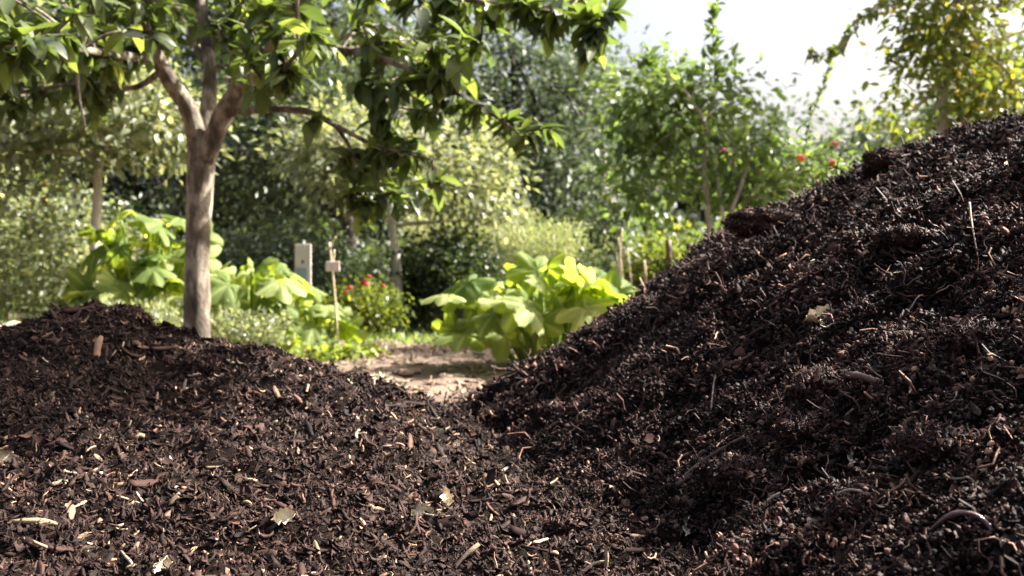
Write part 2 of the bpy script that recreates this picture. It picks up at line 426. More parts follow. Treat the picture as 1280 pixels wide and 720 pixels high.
chip_me = [proto_mesh('wood_chip', slab_tpl(rng), M['chip'], rng.uniform(.3, .9)) for _ in range(8)]
curl_me = [proto_mesh('curled_shaving', shred_tpl(rng, 8, 6), M['chip'], rng.uniform(.2, .7)) for _ in range(6)]
root_me = [proto_mesh('root_strand', fibre_tpl(rng, 9), M['root'], rng.uniform(.4, 1)) for _ in range(6)]
def spread(n, me, name, label, cat, group, region, size, tilt=.35, lift=.0, thick=1.0):
    c = 0; first = {}; tries = 0
    while c < n and tries < n * 30:
        tries += 1
        px = rng.uniform(region[0], region[2]); py = rng.uniform(region[1], region[3])
        P = hit(px, py)
        if P[1] > 3.2: continue
        onr = h_right(P[:1], P[1:2])[0] > h_left(P[:1], P[1:2])[0]
        if onr != (region[4] == 'r'): continue
        k = int(rng.integers(len(me)))
        if k in first: o = first[k].copy()
        else: o = bpy.data.objects.new(name, me[k]); first[k] = o
        o.name = name
        L = rng.uniform(*size) * (1 + .15 * max(0, P[1] - 1.4)); B = orient(P, rng, tilt)
        put(o, P + B[:, 2] * L * (.06 + lift), B, (L, L * rng.uniform(.8, 1.2) * thick, L * thick)); link(o)
        tag(o, label, cat, group); c += 1
spread(85, chip_me, 'wood_chip', 'small pale split wood chip on the brown mulch heap', 'wood chip', 'pale wood chips strewn over the brown mulch', (0, 430, 700, 720, 'l'), (.012, .030))
spread(50, curl_me, 'bark_curl', 'pale tan curled bark shaving on the brown mulch heap', 'bark curl', 'curled bark shavings strewn over the brown mulch', (0, 440, 680, 720, 'l'), (.016, .034), .6)
spread(55, chip_me, 'wood_chip', 'small light wood fragment stuck in the black compost slope', 'wood chip', 'light wood fragments scattered in the black compost', (620, 170, 1280, 720, 'r'), (.009, .021), .6)
spread(55, root_me, 'root_strand', 'thin wiry brown root sticking out of the black compost', 'root', 'thin roots sticking out of the compost heap', (620, 170, 1280, 720, 'r'), (.03, .075), .9, .12)

def one(name, px, py, L, label, cat, mb_or_tpl, mat, t=.6, yaw=0, tilt=0, lift=.06, up=None, S=(1, 1, 1)):
    P = hit(px, py)
    if up is None: B = orient(P, rng, tilt, yaw)
    else: B = basis(np.array([[math.cos(yaw), math.sin(yaw), up]]), np.array([[.55, -.6, .6]]))[0]
    o = bpy.data.objects.new(name, proto_mesh(name, mb_or_tpl, mat, t)); put(o, P + B[:, 2] * L * lift, B, (L * S[0], L * S[1], L * S[2])); link(o)
    return tag(o, label, cat)
def ragged_leaf(rng, n=9):
    V = []; F = []
    for j in range(n):
        for i in range(n):
            u = i / (n - 1) - .5; v = j / (n - 1) - .5
            k = (1 - abs(2 * u) ** 2.5) * (1 + .35 * math.sin(u * 23 + 1)) + .05
            V.append([u + .03 * math.sin(v * 20), v * .62 * k, .25 * math.sin(u * 5) * v + 1.1 * v * v + .05 * math.sin(u * 18 + v * 9) + rng.uniform(-.012, .012)])
    i = np.arange(n * n).reshape(n, n)
    return np.array(V), [np.stack([i[:-1, :-1], i[:-1, 1:], i[1:, 1:], i[1:, :-1]], -1).reshape(-1, 4)]
M['deadleaf'] = tint_mat('dead_leaf', [(0, (.34, .23, .12)), (.5, (.66, .54, .34)), (1, (.82, .76, .62))], rough=.6, nvar=.8, nscale=14)
for px, py, L, lb, yaw, upv in [
    (1023, 405, .058, 'bright cream torn dead leaf on the upper middle of the compost slope', .1, .05),
    (857, 662, .034, 'folded white leaf scrap low on the compost near the bottom edge', 1.2, .7),
    (1064, 574, .030, 'rounded pale tan leaf scrap in the lower compost slope', .8, .9),
    (552, 624, .034, 'upright cream leaf sliver beside the foot of the compost heap', 1.9, 2.5),
    (526, 648, .040, 'frayed cream bark tuft beside the upright cream leaf sliver', .3, .3),
    (355, 651, .034, 'cream leaf piece curled over a brown husk on the mulch', .2, .3),
    (4, 578, .042, 'large cream leaf piece on the mulch cut by the picture edge', .6, 1.0),
    (570, 556, .020, 'yellowish leaf fleck between the two heaps', .6, .8),
    (200, 712, .030, 'pale yellow leaf corner poking up at the very bottom', 1.1, 1.5)]:
    one('dead_leaf', px, py, L, lb, 'dead leaf', ragged_leaf(rng), M['deadleaf'], rng.uniform(.5, .9), yaw, lift=.17, up=upv)
for px, py, L, lb, yaw in [
    (158, 627, .042, 'straight pale splinter lying level on the mulch', .35),
    (130, 668, .052, 'long cream curved splinter pointing up to the right on the mulch', .7),
    (40, 655, .070, 'long flat pale splinter lying near the bottom corner of the mulch', -.1),
    (575, 708, .075, 'broad split piece of tan bark at the bottom between the heaps', .1),
    (60, 690, .060, 'wide pale tan bark piece at the bottom of the mulch', .5)]:
    one('wood_splinter', px, py, L, lb, 'wood splinter', slab_tpl(rng), M['chip'], .5, yaw, .15, .05, S=(1, .5, .7))
# clods: knobbly clumps of compost, each carrying its own crumbs
def clod(px, py, r, label, seed, dx=0., up=0.35, par='clod'):
    g = np.random.default_rng(seed); P = hit(px, py); N = gnormal(surf, P[:1], P[1:2])[0]
    r = r * ([.7, 1.5, 1.0, .6, 1.25][seed % 5] if px > 300 else 1.0); c = P + N * r * (up - (.15 if px > 300 else .5))
    V, F = ico()
    for _ in range(3): V, F = subdiv(V, F)
    a = np.arctan2(V[:, 1], V[:, 0]); rr = 1 + .42 * fbm(a * 1.4 + V[:, 2] * 2, V[:, 2] * 3 + V[:, 0], seed, 4) + .22 * (0.6 - worley(V[:, 0] * 3 + V[:, 2], V[:, 1] * 3 - V[:, 2] * 2, seed))
    sc = np.array([1.3, .95, .60]) * g.uniform(.85, 1.15, 3) * r
    W = V * rr[:, None] * sc * .8; mb = MB(); mb.add(c + W, F, .45)
    o = mb.build('clod', M['compost'], loc=c); tag(o, label, 'clod')
    m2 = MB(); n = int(1500 * (r / .05) ** 1.5); k = g.integers(0, len(V), n)
    up_ = V[k] + g.normal(0, .3, (n, 3))
    for tl, ll, q in ((crumbs, (.003, .008), .3), (flakes, (.007, .02), .25), (shreds, (.008, .022), .35), (fibres, (.01, .035), .1)):
        s = np.where(g.uniform(size=n) < q)[0]
        for v, tp in enumerate(tl[:4]):
            e = s[v::4]; L = g.uniform(*ll, len(e)); dr = rand_unit(g, len(e))
            dr = dr - (dr * up_[e]).sum(1, keepdims=True) / (up_[e] ** 2).sum(1, keepdims=True) * up_[e]
            m2.inst(tp, c + W[k[e]], basis(dr, up_[e]), np.stack([L] * 3, -1), np.clip(tint_r(g, len(e)) + .04, 0, 1))
    cr = m2.build('crumb_crust', M['compost'], o); cr['kind'] = 'stuff'
    return o
for i, (px, py, r, lb) in enumerate([
    (795, 605, .040, 'rounded brown clod sitting in the dark hollow of the compost heap'),
    (960, 285, .050, 'dark clod on the skyline where the compost edge steps up'),
    (1110, 205, .055, 'dark clod on the skyline high on the compost heap'),
    (905, 465, .042, 'shaggy clod halfway down the compost slope'),
    (1035, 490, .045, 'broad clod below the bright cream dead leaf'),
    (1000, 540, .036, 'small clod above the long dark root on the compost'),
    (700, 520, .034, 'low clod at the shaded foot of the compost heap'),
    (1230, 430, .045, 'lumpy clod at the picture edge halfway up the compost'),
    (845, 395, .045, 'clod on the compost skyline beside the squash leaves'),
    (1180, 560, .034, 'clod in black shade above the earthworm'),
    (700, 660, .026, 'small crumbly clod in the bottom hollow of the compost'),
    (930, 600, .034, 'clod beside the folded white leaf scrap'),
    (1130, 300, .040, 'clod in the middle of the upper compost slope'),
    (1060, 640, .030, 'clod just up the slope from the earthworm'),
    (150, 395, .060, 'black clod crowning the mulch heap'),
    (250, 455, .045, 'dark clod in the tree shade on the mulch heap'),
    (60, 480, .045, 'black clod in the tree shade near the mulch heap edge')]):
    clod(px, py, r, lb, 900 + i)
# larger roots and twigs modelled along a line
def strand(name, pxs, rad, label, cat, mat, t=.6, lifts=None, n=24, taper=.5, ring=8, dz=0.0, rough=.12):
    g = np.random.default_rng(len(label)); P = np.array([hit(a, b) for a, b in pxs])
    P[:, 2] += np.asarray(lifts if lifts is not None else [rad * 1.0] * len(P)); c = spline(P, n)
    rr = rad * np.linspace(1, taper, n) * (1 + g.uniform(-rough, rough, n)); mb = MB(); tube(mb, c, rr, ring, t, rough=rough, rng=g)
    o = mb.build(name, mat, loc=P[0]); return tag(o, label, cat)
strand('root', [(872, 590), (846, 612), (885, 585), (930, 558)], .0055, 'thick dark root with a pale broken knuckle on the compost', 'root', M['root'], .25, [0, .006, .014, .012])
strand('root', [(945, 655), (962, 635), (988, 624)], .003, 'short pinkish rootlet bent upward in the lower compost', 'root', M['root'], .75, [.002, .01, .012])
strand('root', [(1030, 636), (1060, 626), (1098, 628)], .0025, 'pale arched rootlet beside the short pinkish one', 'root', M['root'], .9, [.002, .012, .004])
strand('twig', [(1050, 478), (1075, 484), (1100, 492)], .006, 'stubby brown twig below the cream dead leaf', 'twig', M['root'], .35, [.01, .016, .014], taper=.8)
strand('root', [(889, 520), (893, 490), (899, 466)], .0022, 'thin dark root hanging down the compost slope', 'root', M['root'], .3, [.01, .02, .012])
strand('grass_stem', [(1211, 290), (1214, 312), (1222, 330)], .0022, 'single pale dry stem standing in the upper compost', 'grass stem', M['chip'], .6, [.05, .045, .01], rough=0)
strand('grass_stem', [(686, 636), (692, 640), (697, 648)], .0011, 'tiny pale bristle standing in the black hollow', 'grass stem', M['chip'], .6, [.012, .008, 0], rough=0)
# the broken stem holding up a cap of crumbs
P = hit(757, 712) + np.array([0, -.006, .006])
st = empty('sprouting_stem', P, 'crooked pale stem holding a cap of compost crumbs above the black hollow', 'plant stem')
mb = MB(); tube(mb, spline([P + [0, 0, -.004], P + [.001, -.004, .010], P + [.0, -.004, .024], P + [-.001, -.003, .036]], 14), .0028, 8, .75, rough=.1, rng=rng)
tube(mb, spline([P + [0, 0, .004], P + [-.014, -.006, .004], P + [-.032, -.01, -.006]], 12), .0018, 7, .8)
mb.build('stem', M['chip'], st)
mb = MB(); n = 160
pp = P + np.array([0, -.003, .036]) + rng.normal(0, 1, (n, 3)) * [.012, .006, .0028]; LL = rng.uniform(.004, .009, n)
for v in range(4):
    e = np.arange(n)[v::4]; mb.inst((crumbs + shreds)[v * 3], pp[e], basis(rand_unit(rng, len(e)), rand_unit(rng, len(e))), np.stack([LL[e]] * 3, -1), rng.uniform(.35, .8, len(e)))
mb.build('crumb_cap', M['compost'], st)
# earthworm: segmented, arched over the compost at the bottom corner
P0 = hit(1185, 688); P1 = hit(1240, 712)
P0 = P0 + np.array([-.008, -.014, .030]); cw = [P0 + [-.012, .01, -.012], P0 + [0, 0, .004], P0 + [.012, -.004, .010], P0 + [.026, -.008, .009], P0 + [.036, -.016, .001], P0 + [.039, -.026, -.012], P0 + [.038, -.038, -.022], P0 + [.034, -.05, -.032]]
c = spline(cw, 150); s = np.linspace(0, 1, 150)
rr = .0025 * (1 - .55 * np.exp(-s * 14)) * (1 + .05 * np.sin(s * 2 * math.pi * 52)); rr = rr * (1 + .16 * np.exp(-((s - .25) / .05) ** 2))
mb = MB(); tube(mb, c, rr, 14, .35 + .25 * s[:1][0]); mb.t = [np.repeat(.30 + .35 * s, 14)]
tag(mb.build('earthworm', M['worm'], loc=P0), 'shiny pinkish brown earthworm arched over the compost at the bottom', 'earthworm')

# ------------------------------------------------------------------ the ground
m, nt, out = newmat('garden_soil')
n1 = noise(nt, 2.2, 6, .6); n2 = noise(nt, 34, 8, .7)
f = math_(nt, 'ADD', math_(nt, 'MULTIPLY', n1.outputs['Fac'], .5), math_(nt, 'MULTIPLY', n2.outputs['Fac'], .5))
r = ramp(nt, [(.34, (.07, .046, .033)), (.5, (.185, .127, .09)), (.64, (.31, .23, .165))]); nt.links.new(f, r.inputs['Fac'])
p = nt.nodes.new('ShaderNodeBsdfPrincipled'); p.inputs['Roughness'].default_value = .95; nt.links.new(r.outputs[0], p.inputs['Base Color'])
b = nt.nodes.new('ShaderNodeBump'); b.inputs['Distance'].default_value = .02; n3 = noise(nt, 60, 8, .7); nt.links.new(n3.outputs['Fac'], b.inputs['Height']); nt.links.new(b.outputs[0], p.inputs['Normal'])
nt.links.new(p.outputs[0], out.inputs[0]); M['soil'] = m
def h_ground(X, Y):
    near = sstep(80, 12, np.hypot(X, Y))
    return near * (.045 * fbm(X * 1.1, Y * 1.6, 61, 5) + .05 * sstep(7.5, 5, Y) * fbm(X * 2.6, Y * 5, 66, 3) + .02 * (1 - worley(X / .22, Y / .16, 62)) * sstep(11, 9, Y)) - .01
xs = np.concatenate([-np.geomspace(400, 5, 40), np.arange(-4.9, 5, .035), np.geomspace(5, 400, 40)])
ys = np.concatenate([-np.geomspace(60, 1, 14), np.arange(-.9, 12, .035), np.geomspace(12, 500, 60)])
mbG, _, _, _ = grid_mesh('g', xs, ys, h_ground, None, -5)
g = mbG.build('ground', M['soil']); tag(g, kind='structure')
M['straw'] = tint_mat('straw_bits', [(0, (.035, .022, .016)), (.3, (.07, .045, .032)), (.5, (.22, .155, .105)), (1, (.42, .33, .22))], rough=.8, bump=0, nvar=.1)
def litter(name, n, xr, yr, tl, L, mat, rng, par=None, tl_t=(0, 1)):
    x = rng.uniform(*xr, n); y = rng.uniform(*yr, n); z = h_ground(x, y); N = gnormal(h_ground, x, y, .02); mb = MB()
    for v, tp in enumerate(tl):
        s = np.arange(n)[v::len(tl)]; m = len(s); l = rng.uniform(*L, m)
        up = N[s] + rng.normal(0, .25, (m, 3)); dr = rand_unit(rng, m); dr -= (dr * up).sum(1, keepdims=True) / (up ** 2).sum(1, keepdims=True) * up
        mb.inst(tp, np.stack([x[s], y[s], z[s] + .004], -1), basis(dr, up), np.stack([l, l, l], -1), rng.uniform(*tl_t, m))
    o = mb.build(name, mat, par); o['kind'] = 'stuff'; return o
litter('straw_litter', 11000, (-3.2, 1.6), (2.8, 8.6), shreds[:5] + slabs[:3], (.015, .07), M['straw'], np.random.default_rng(8))
# dark clods of dug earth in the bare patch
for k, (px, Y, w) in enumerate([(508, 5.0, .07), (560, 4.7, .05)]):
    gg = np.random.default_rng(50 + k); V, F = ico()
    for _ in range(3): V, F = subdiv(V, F)
    W = V * (1 + .4 * fbm(V[:, 0] * 3 + V[:, 2] * 2, V[:, 1] * 3, 70 + k, 4))[:, None] * np.array([w, w * .6, .022])
    P = at(px, Y, .015); mb = MB(); mb.add(P + W, F, .5)
    tag(mb.build('earth_clod', M['soil'], loc=P), ['flat brown clod on the bare soil nearest the label stake', 'small brown clod in the middle of the bare soil before the squash plant', 'dark clod on the bare soil just before the squash plant', 'dark clod in the shade under the squash plant'][k], 'earth clod')

# ------------------------------------------------------------------ leaves and plants
def lance_tpl(droop=.35, fold=.25, wid=.34, n=6, tipw=.0, wav=0.0):
    s = np.linspace(0, 1, n); w = wid * np.sin(np.pi * np.clip(s, 0, 1) ** .85) ** .8 * .5
    w[0] = .012; w[-1] = .01; V = []
    for i in range(n):
        a = droop * s[i]; x = s[i] * (1 - .12 * droop * s[i]); z = -droop * s[i] ** 2 * .6
        wv = wav * math.sin(i * 2.3)
        V += [[x, -w[i], z + fold * w[i] + wv], [x, 0, z], [x, w[i], z + fold * w[i] - wv]]
    F = []
    for i in range(n - 1):
        F += [[i * 3, i * 3 + 1, i * 3 + 4, i * 3 + 3], [i * 3 + 1, i * 3 + 2, i * 3 + 5, i * 3 + 4]]
    return np.array(V), [np.array(F)]
def lite_tpl(wid=.5, droop=.3):
    V = np.array([[0, 0, 0], [.45, -wid / 2, .04], [.5, 0, -.06 * droop], [.45, wid / 2, .04], [1, 0, -droop * .6]])
    return V, [np.array([[0, 1, 2], [0, 2, 3], [1, 4, 2], [2, 4, 3]])]
def leaves(mb, tpls, P, D, U, L, t, wr=(.85, 1.15)):
    n = len(P); B = basis(D, U)
    for v, tp in enumerate(tpls):
        s = np.arange(n)[v::len(tpls)]; l = L[s]
        mb.inst(tp, P[s], B[s], np.stack([l, l * rng.uniform(*wr, len(s)), l], -1), t[s])

def lobed_tpl():
    """broad five-lobed squash leaf, radial, stalk at origin, x = tip direction"""
    na, nr = 50, 5; VT = [.5]; V = [[0, 0, 0]]; F3 = []; F4 = []
    for j in range(1, nr + 1):
        q = j / nr
        for i in range(na):
            a = (i / na) * 2 * math.pi; notch = .82 * math.exp(-((abs(abs(a - math.pi)) / .28) ** 2))
            lob = .5 * (.66 + .44 * abs(math.cos(2.5 * a)) ** 1.1 + .05 * math.cos(5 * a) - notch * .9 + .055 * abs(math.sin(12.5 * a)))
            r = lob * q
            VT.append(.55 * (i % 10 == 0) + .12 * (i % 10 in (1, 9)) - .10); V.append([r * math.cos(a) + .12 * q, r * math.sin(a), .10 * q - .26 * q * q + .07 * q * (1 - abs(math.cos(2.5 * a)) ** .5) + .035 * q * math.sin(7 * a + 3 * q) + .012 * math.sin(19 * a + 9 * q)])
    for i in range(na):
        F3.append([0, 1 + i, 1 + (i + 1) % na])
        for j in range(nr - 1):
            a = 1 + j * na; F4.append([a + i, a + na + i, a + na + (i + 1) % na, a + (i + 1) % na])
    return np.array(V), [np.array(F3), np.array(F4)], np.array(VT)

G = lambda *s: list(s)
M['bark_main'] = bark_mat('fruit_bark', [(.40, (.035, .027, .019)), (.5, (.13, .10, .072)), (.57, (.33, .28, .215))], 19, 1.0)
M['bark_pale'] = bark_mat('pale_bark', [(.35, (.22, .19, .15)), (.6, (.48, .43, .36)), (.75, (.62, .58, .5))], 22, .5)
M['bark_dark'] = bark_mat('dark_bark', [(.35, (.02, .016, .013)), (.7, (.07, .055, .045))], 10, .8)
M['cane'] = bark_mat('dry_cane', [(.35, (.36, .28, .17)), (.7, (.62, .52, .36))], 18, .2, .6)
M['stem'] = leaf_mat('green_stem', [(0, (.10, .16, .03)), (1, (.25, .32, .09))], .15)
M['lf_main'] = leaf_mat('fruit_leaf', [(0, (.030, .046, .020)), (.5, (.075, .100, .036)), (.85, (.13, .155, .05)), (1, (.20, .20, .06))], .36, .42, (1.45, 1.5, .65), 5, .45)
M['lf_pale'] = leaf_mat('pale_leaf', [(0, (.07, .09, .05)), (.5, (.14, .16, .095)), (1, (.27, .28, .18))], .34, .4, (1.3, 1.25, .7), 3)
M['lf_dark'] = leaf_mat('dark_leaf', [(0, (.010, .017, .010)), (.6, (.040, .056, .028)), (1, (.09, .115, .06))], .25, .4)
M['lf_grey'] = leaf_mat('grey_leaf', [(0, (.025, .038, .022)), (.6, (.065, .088, .050)), (1, (.14, .17, .10))], .28, .5, (1.1, 1.15, .8))
M['lf_mid'] = leaf_mat('mid_leaf', [(0, (.036, .062, .024)), (.5, (.088, .130, .044)), (1, (.17, .21, .075))], .34, .42, (1.4, 1.45, .65))
M['lf_yel'] = leaf_mat('yellowing_leaf', [(0, (.05, .08, .02)), (.5, (.11, .14, .035)), (.85, (.20, .20, .045)), (1, (.50, .38, .06))], .38, .4, (1.3, 1.25, .5))
M['lf_squash'] = leaf_mat('squash_leaf', [(0, (.08, .12, .03)), (.5, (.155, .20, .06)), (1, (.31, .35, .17))], .46, .7, (1.65, 1.55, .42), 9, .25)
M['lf_fern'] = leaf_mat('feathery_leaf', [(0, (.09, .12, .05)), (.6, (.17, .20, .09)), (1, (.30, .30, .16))], .35, .5, (1.2, 1.2, .7))
M['fl_red'] = leaf_mat('red_petal', [(0, (.30, .02, .04)), (1, (.48, .07, .10))], .35, .5, (1.0, .6, .8))
M['fl_pink'] = leaf_mat('pink_petal', [(0, (.36, .04, .08)), (1, (.60, .15, .20))], .35, .5, (1.2, .7, .7))
M['fl_yel'] = leaf_mat('yellow_fruit', [(0, (.60, .45, .06)), (1, (.85, .72, .25))], .1, .4, (1, 1, 1))
lance = [lance_tpl(.3, .3, .42), lance_tpl(.7, .15, .48, 6, 0, .02), lance_tpl(.1, .5, .40), lance_tpl(1.0, .3, .44)]
oval = [lance_tpl(.3, .3, .55, 5), lance_tpl(.8, .2, .6, 5), lance_tpl(0, .5, .5, 5)]
lite = [lite_tpl(.5, .3), lite_tpl(.4, .6), lite_tpl(.6, 0)]
litew = [lite_tpl(.7, .3), lite_tpl(.8, .6)]

def tree(name, label, cat, base, trunk_pts, rad, lobes, nclump, per, lsz, lmat, bmat, tpls=lite, seed=1, spread=.16, group=None, twig=.006, shoot=(), out=.6, thick=(.0, 1), fruit=None, limb_n=7, tcon=(0, 1), bare=()):
    """lobes: list of (centre, radii); clump centres fill them, a branch runs out to every clump"""
    g = np.random.default_rng(seed); global rng; rng = g
    base = np.asarray(base, float); root = empty(name, base, label, cat, group)
    tb = MB(); cb = MB(); tp = spline([base + [0, 0, -.15]] + [np.asarray(q, float) for q in trunk_pts], 16)
    tube(tb, tp, np.linspace(rad, rad * .45, 16) * (1 + g.uniform(-.05, .05, 16)), 12, .5, rough=.05, rng=g)
    vol = np.array([np.prod(l[1]) ** .7 for l in lobes]); vol /= vol.sum()
    pick = g.choice(len(lobes), nclump, p=vol); C = np.array([l[0] for l in lobes])[pick]; RR = np.array([l[1] for l in lobes])[pick]
    u = rand_unit(g, nclump); q = g.uniform(size=nclump) ** (1 / 3) ; q = thick[0] + (1 - thick[0]) * q
    tips = C + u * RR * q[:, None] * (1 + .22 * g.normal(size=(nclump, 1)))
    # main limbs run to a few well spread tips, clumps branch off their nearest limb
    limbs = [tp]
    far = [int(g.integers(nclump))]
    for _ in range(min(limb_n, nclump) - 1):
        dd = np.min([np.linalg.norm(tips - tips[k], axis=1) for k in far], axis=0); far.append(int(dd.argmax()))
    for k in far:
        s0 = tp[int(g.integers(9, 16))]; e = s0 + (tips[k] - s0) * .85
        midp = (s0 + e) / 2 + g.normal(0, .08, 3) * np.linalg.norm(e - s0) + np.array([0, 0, .12 * np.linalg.norm(e - s0)])
        c = bez(s0, midp, e, 12); limbs.append(c); tube(tb, c, np.linspace(rad * .42, twig * 1.3, 12), 8, .5)
    LP = np.concatenate([l[3:] for l in limbs])
    for k in range(nclump):
        dd = np.linalg.norm(LP - tips[k], axis=1); s0 = LP[dd.argmin()]; L = dd.min()
        if L > .03:
            c = bez(s0, (s0 + tips[k]) / 2 + g.normal(0, .1, 3) * L + [0, 0, .1 * L], tips[k], 5); tube(tb, c, np.linspace(twig * 1.2, twig * .4, 5), 4, .5, cap=False)
    n = nclump * per; ci = np.repeat(np.arange(nclump), per); jit = g.normal(0, 1, (n, 3)) * spread * np.array([1, 1, .8])
    P = tips[ci] + jit; D = jit / (np.linalg.norm(jit, axis=1, keepdims=True) + 1e-6) * .7 + rand_unit(g, n) * .6 + (tips[ci] - C[ci]) / RR[ci] * out * .5 + np.array([0, 0, -.15])
    U = np.array([0, 0, 1.]) + g.normal(0, .55, (n, 3)); Ls = g.uniform(.65, 1.25, n) * lsz
    ct = g.uniform(-.18, .18, nclump); t = np.clip(g.beta(2, 2, n) * .8 + .1 + ct[ci], 0, 1) * (tcon[1] - tcon[0]) + tcon[0]
    leaves(cb, tpls, P, D, U, Ls, t)
    for pts, r0 in shoot:                                   # leafy wands outside the crown
        c = spline(pts, 26); tube(tb, c, np.linspace(r0, .0015, 26), 5, .5, cap=False)
        m = int(70 * np.linalg.norm(np.diff(c, axis=0), axis=1).sum() / .8); ii = g.uniform(4, 25, m); i0 = ii.astype(int)
        PP = c[i0] + (c[np.minimum(i0 + 1, 25)] - c[i0]) * (ii - i0)[:, None]
        tn = c[np.minimum(i0 + 1, 25)] - c[i0]; tn /= np.linalg.norm(tn, axis=1, keepdims=True) + 1e-9
        leaves(cb, tpls, PP, tn * .7 + rand_unit(g, m) * .9, np.array([0, 0, 1.]) + g.normal(0, .5, (m, 3)), g.uniform(.7, 1.2, m) * lsz, g.uniform(.1, .9, m))
    for pts, r0, r1 in bare: tube(tb, spline(pts, 20), np.linspace(r0, r1, 20), 8, .5, rough=.06, rng=g)
    tb.build('trunk', bmat, root); cb.build('crown', lmat, root)
    if fruit:
        fn, fm, fr, fk, fname = fruit; V, F = ico(); V, F = subdiv(V, F); ks = g.choice(n, fn, replace=False)
        for k in ks:
            fb = MB(); W = V * fr * np.array([1, 1, fk]); 
            if fname == 'flower': W = W * (1 + .35 * np.sin(np.arctan2(V[:, 1], V[:, 0]) * 5))[:, None]
            fb.add(P[k] + (P[k] - C[ci[k]]) * .08 + W, F, g.uniform(0, 1)); fb.build(fname, fm, root)
    return root

def shrub(name, label, cat, base, rad, h, nstem, per, lsz, lmat, smat=None, tpls=lite, seed=1, group=None, up=.5, spread=.07, flowers=None, lean=.6, twig=.004, upright=0.0, tcon=(0, 1)):
    """many stems fanning out of one crown, leaves along their outer two thirds"""
    g = np.random.default_rng(seed); global rng; rng = g
    base = np.asarray(base, float); root = empty(name, base, label, cat, group); sb = MB(); cb = MB(); A = []; Pn = []
    for k in range(nstem):
        a = g.uniform(0, 2 * math.pi); q = g.uniform() ** .5
        foot = base + np.array([math.cos(a), math.sin(a), 0]) * rad * .5 * q; foot[2] -= .03
        th = g.uniform(.55, 1.0) * (1 - .35 * q * q) if not upright else g.uniform(.7, 1.0)
        tip = base + np.array([math.cos(a) * rad * q * g.uniform(.7, 1.15), math.sin(a) * rad * q * g.uniform(.7, 1.15), h * th])
        c = bez(foot, foot * (1 - up) + tip * up + np.array([0, 0, h * .22]), tip, 9); tube(sb, c, np.linspace(twig, twig * .3, 9), 4, .5, cap=False)
        m = per; ii = 1.5 + g.uniform(size=m) ** .75 * 6.4; i0 = ii.astype(int); PP = c[i0] + (c[i0 + 1] - c[i0]) * (ii - i0)[:, None]
        PP = PP + g.normal(0, spread, (m, 3)); A.append(PP); Pn.append(np.repeat(c[-1][None] - base, m, 0))
    P = np.concatenate(A); n = len(P); outw = np.concatenate(Pn); outw = outw / (np.linalg.norm(outw, axis=1, keepdims=True) + 1e-6)
    D = rand_unit(g, n) * .8 + outw * .5 + np.array([0, 0, upright]); U = np.array([0, 0, 1.]) + g.normal(0, .6, (n, 3))
    leaves(cb, tpls, P, D, U, g.uniform(.6, 1.3, n) * lsz, np.clip(g.beta(2, 2, n) * .9 + .05 + .18 * vnoise(P[:, 0] * 5, P[:, 2] * 5, seed), 0, 1) * (tcon[1] - tcon[0]) + tcon[0])
    sb.build('stems', smat or M['stem'], root); cb.build('foliage', lmat, root)
    if flowers:
        fn, fm, fr = flowers; V, F = ico(); V, F = subdiv(V, F); hi = np.argsort(-(P[:, 2] + .35 * (base[1] - P[:, 1])) + g.normal(0, .12, n))[:fn * 6]
        for k in g.choice(hi, fn, replace=False):
            W = V * np.array([1, 1, .6]) * fr * (1 + .3 * np.sin(np.arctan2(V[:, 1], V[:, 0]) * 5))[:, None]
            fb = MB(); fb.add(P[k] + [0, -.02, .02] + W, F, g.uniform()); fb.build('flower', fm, root)
    return root

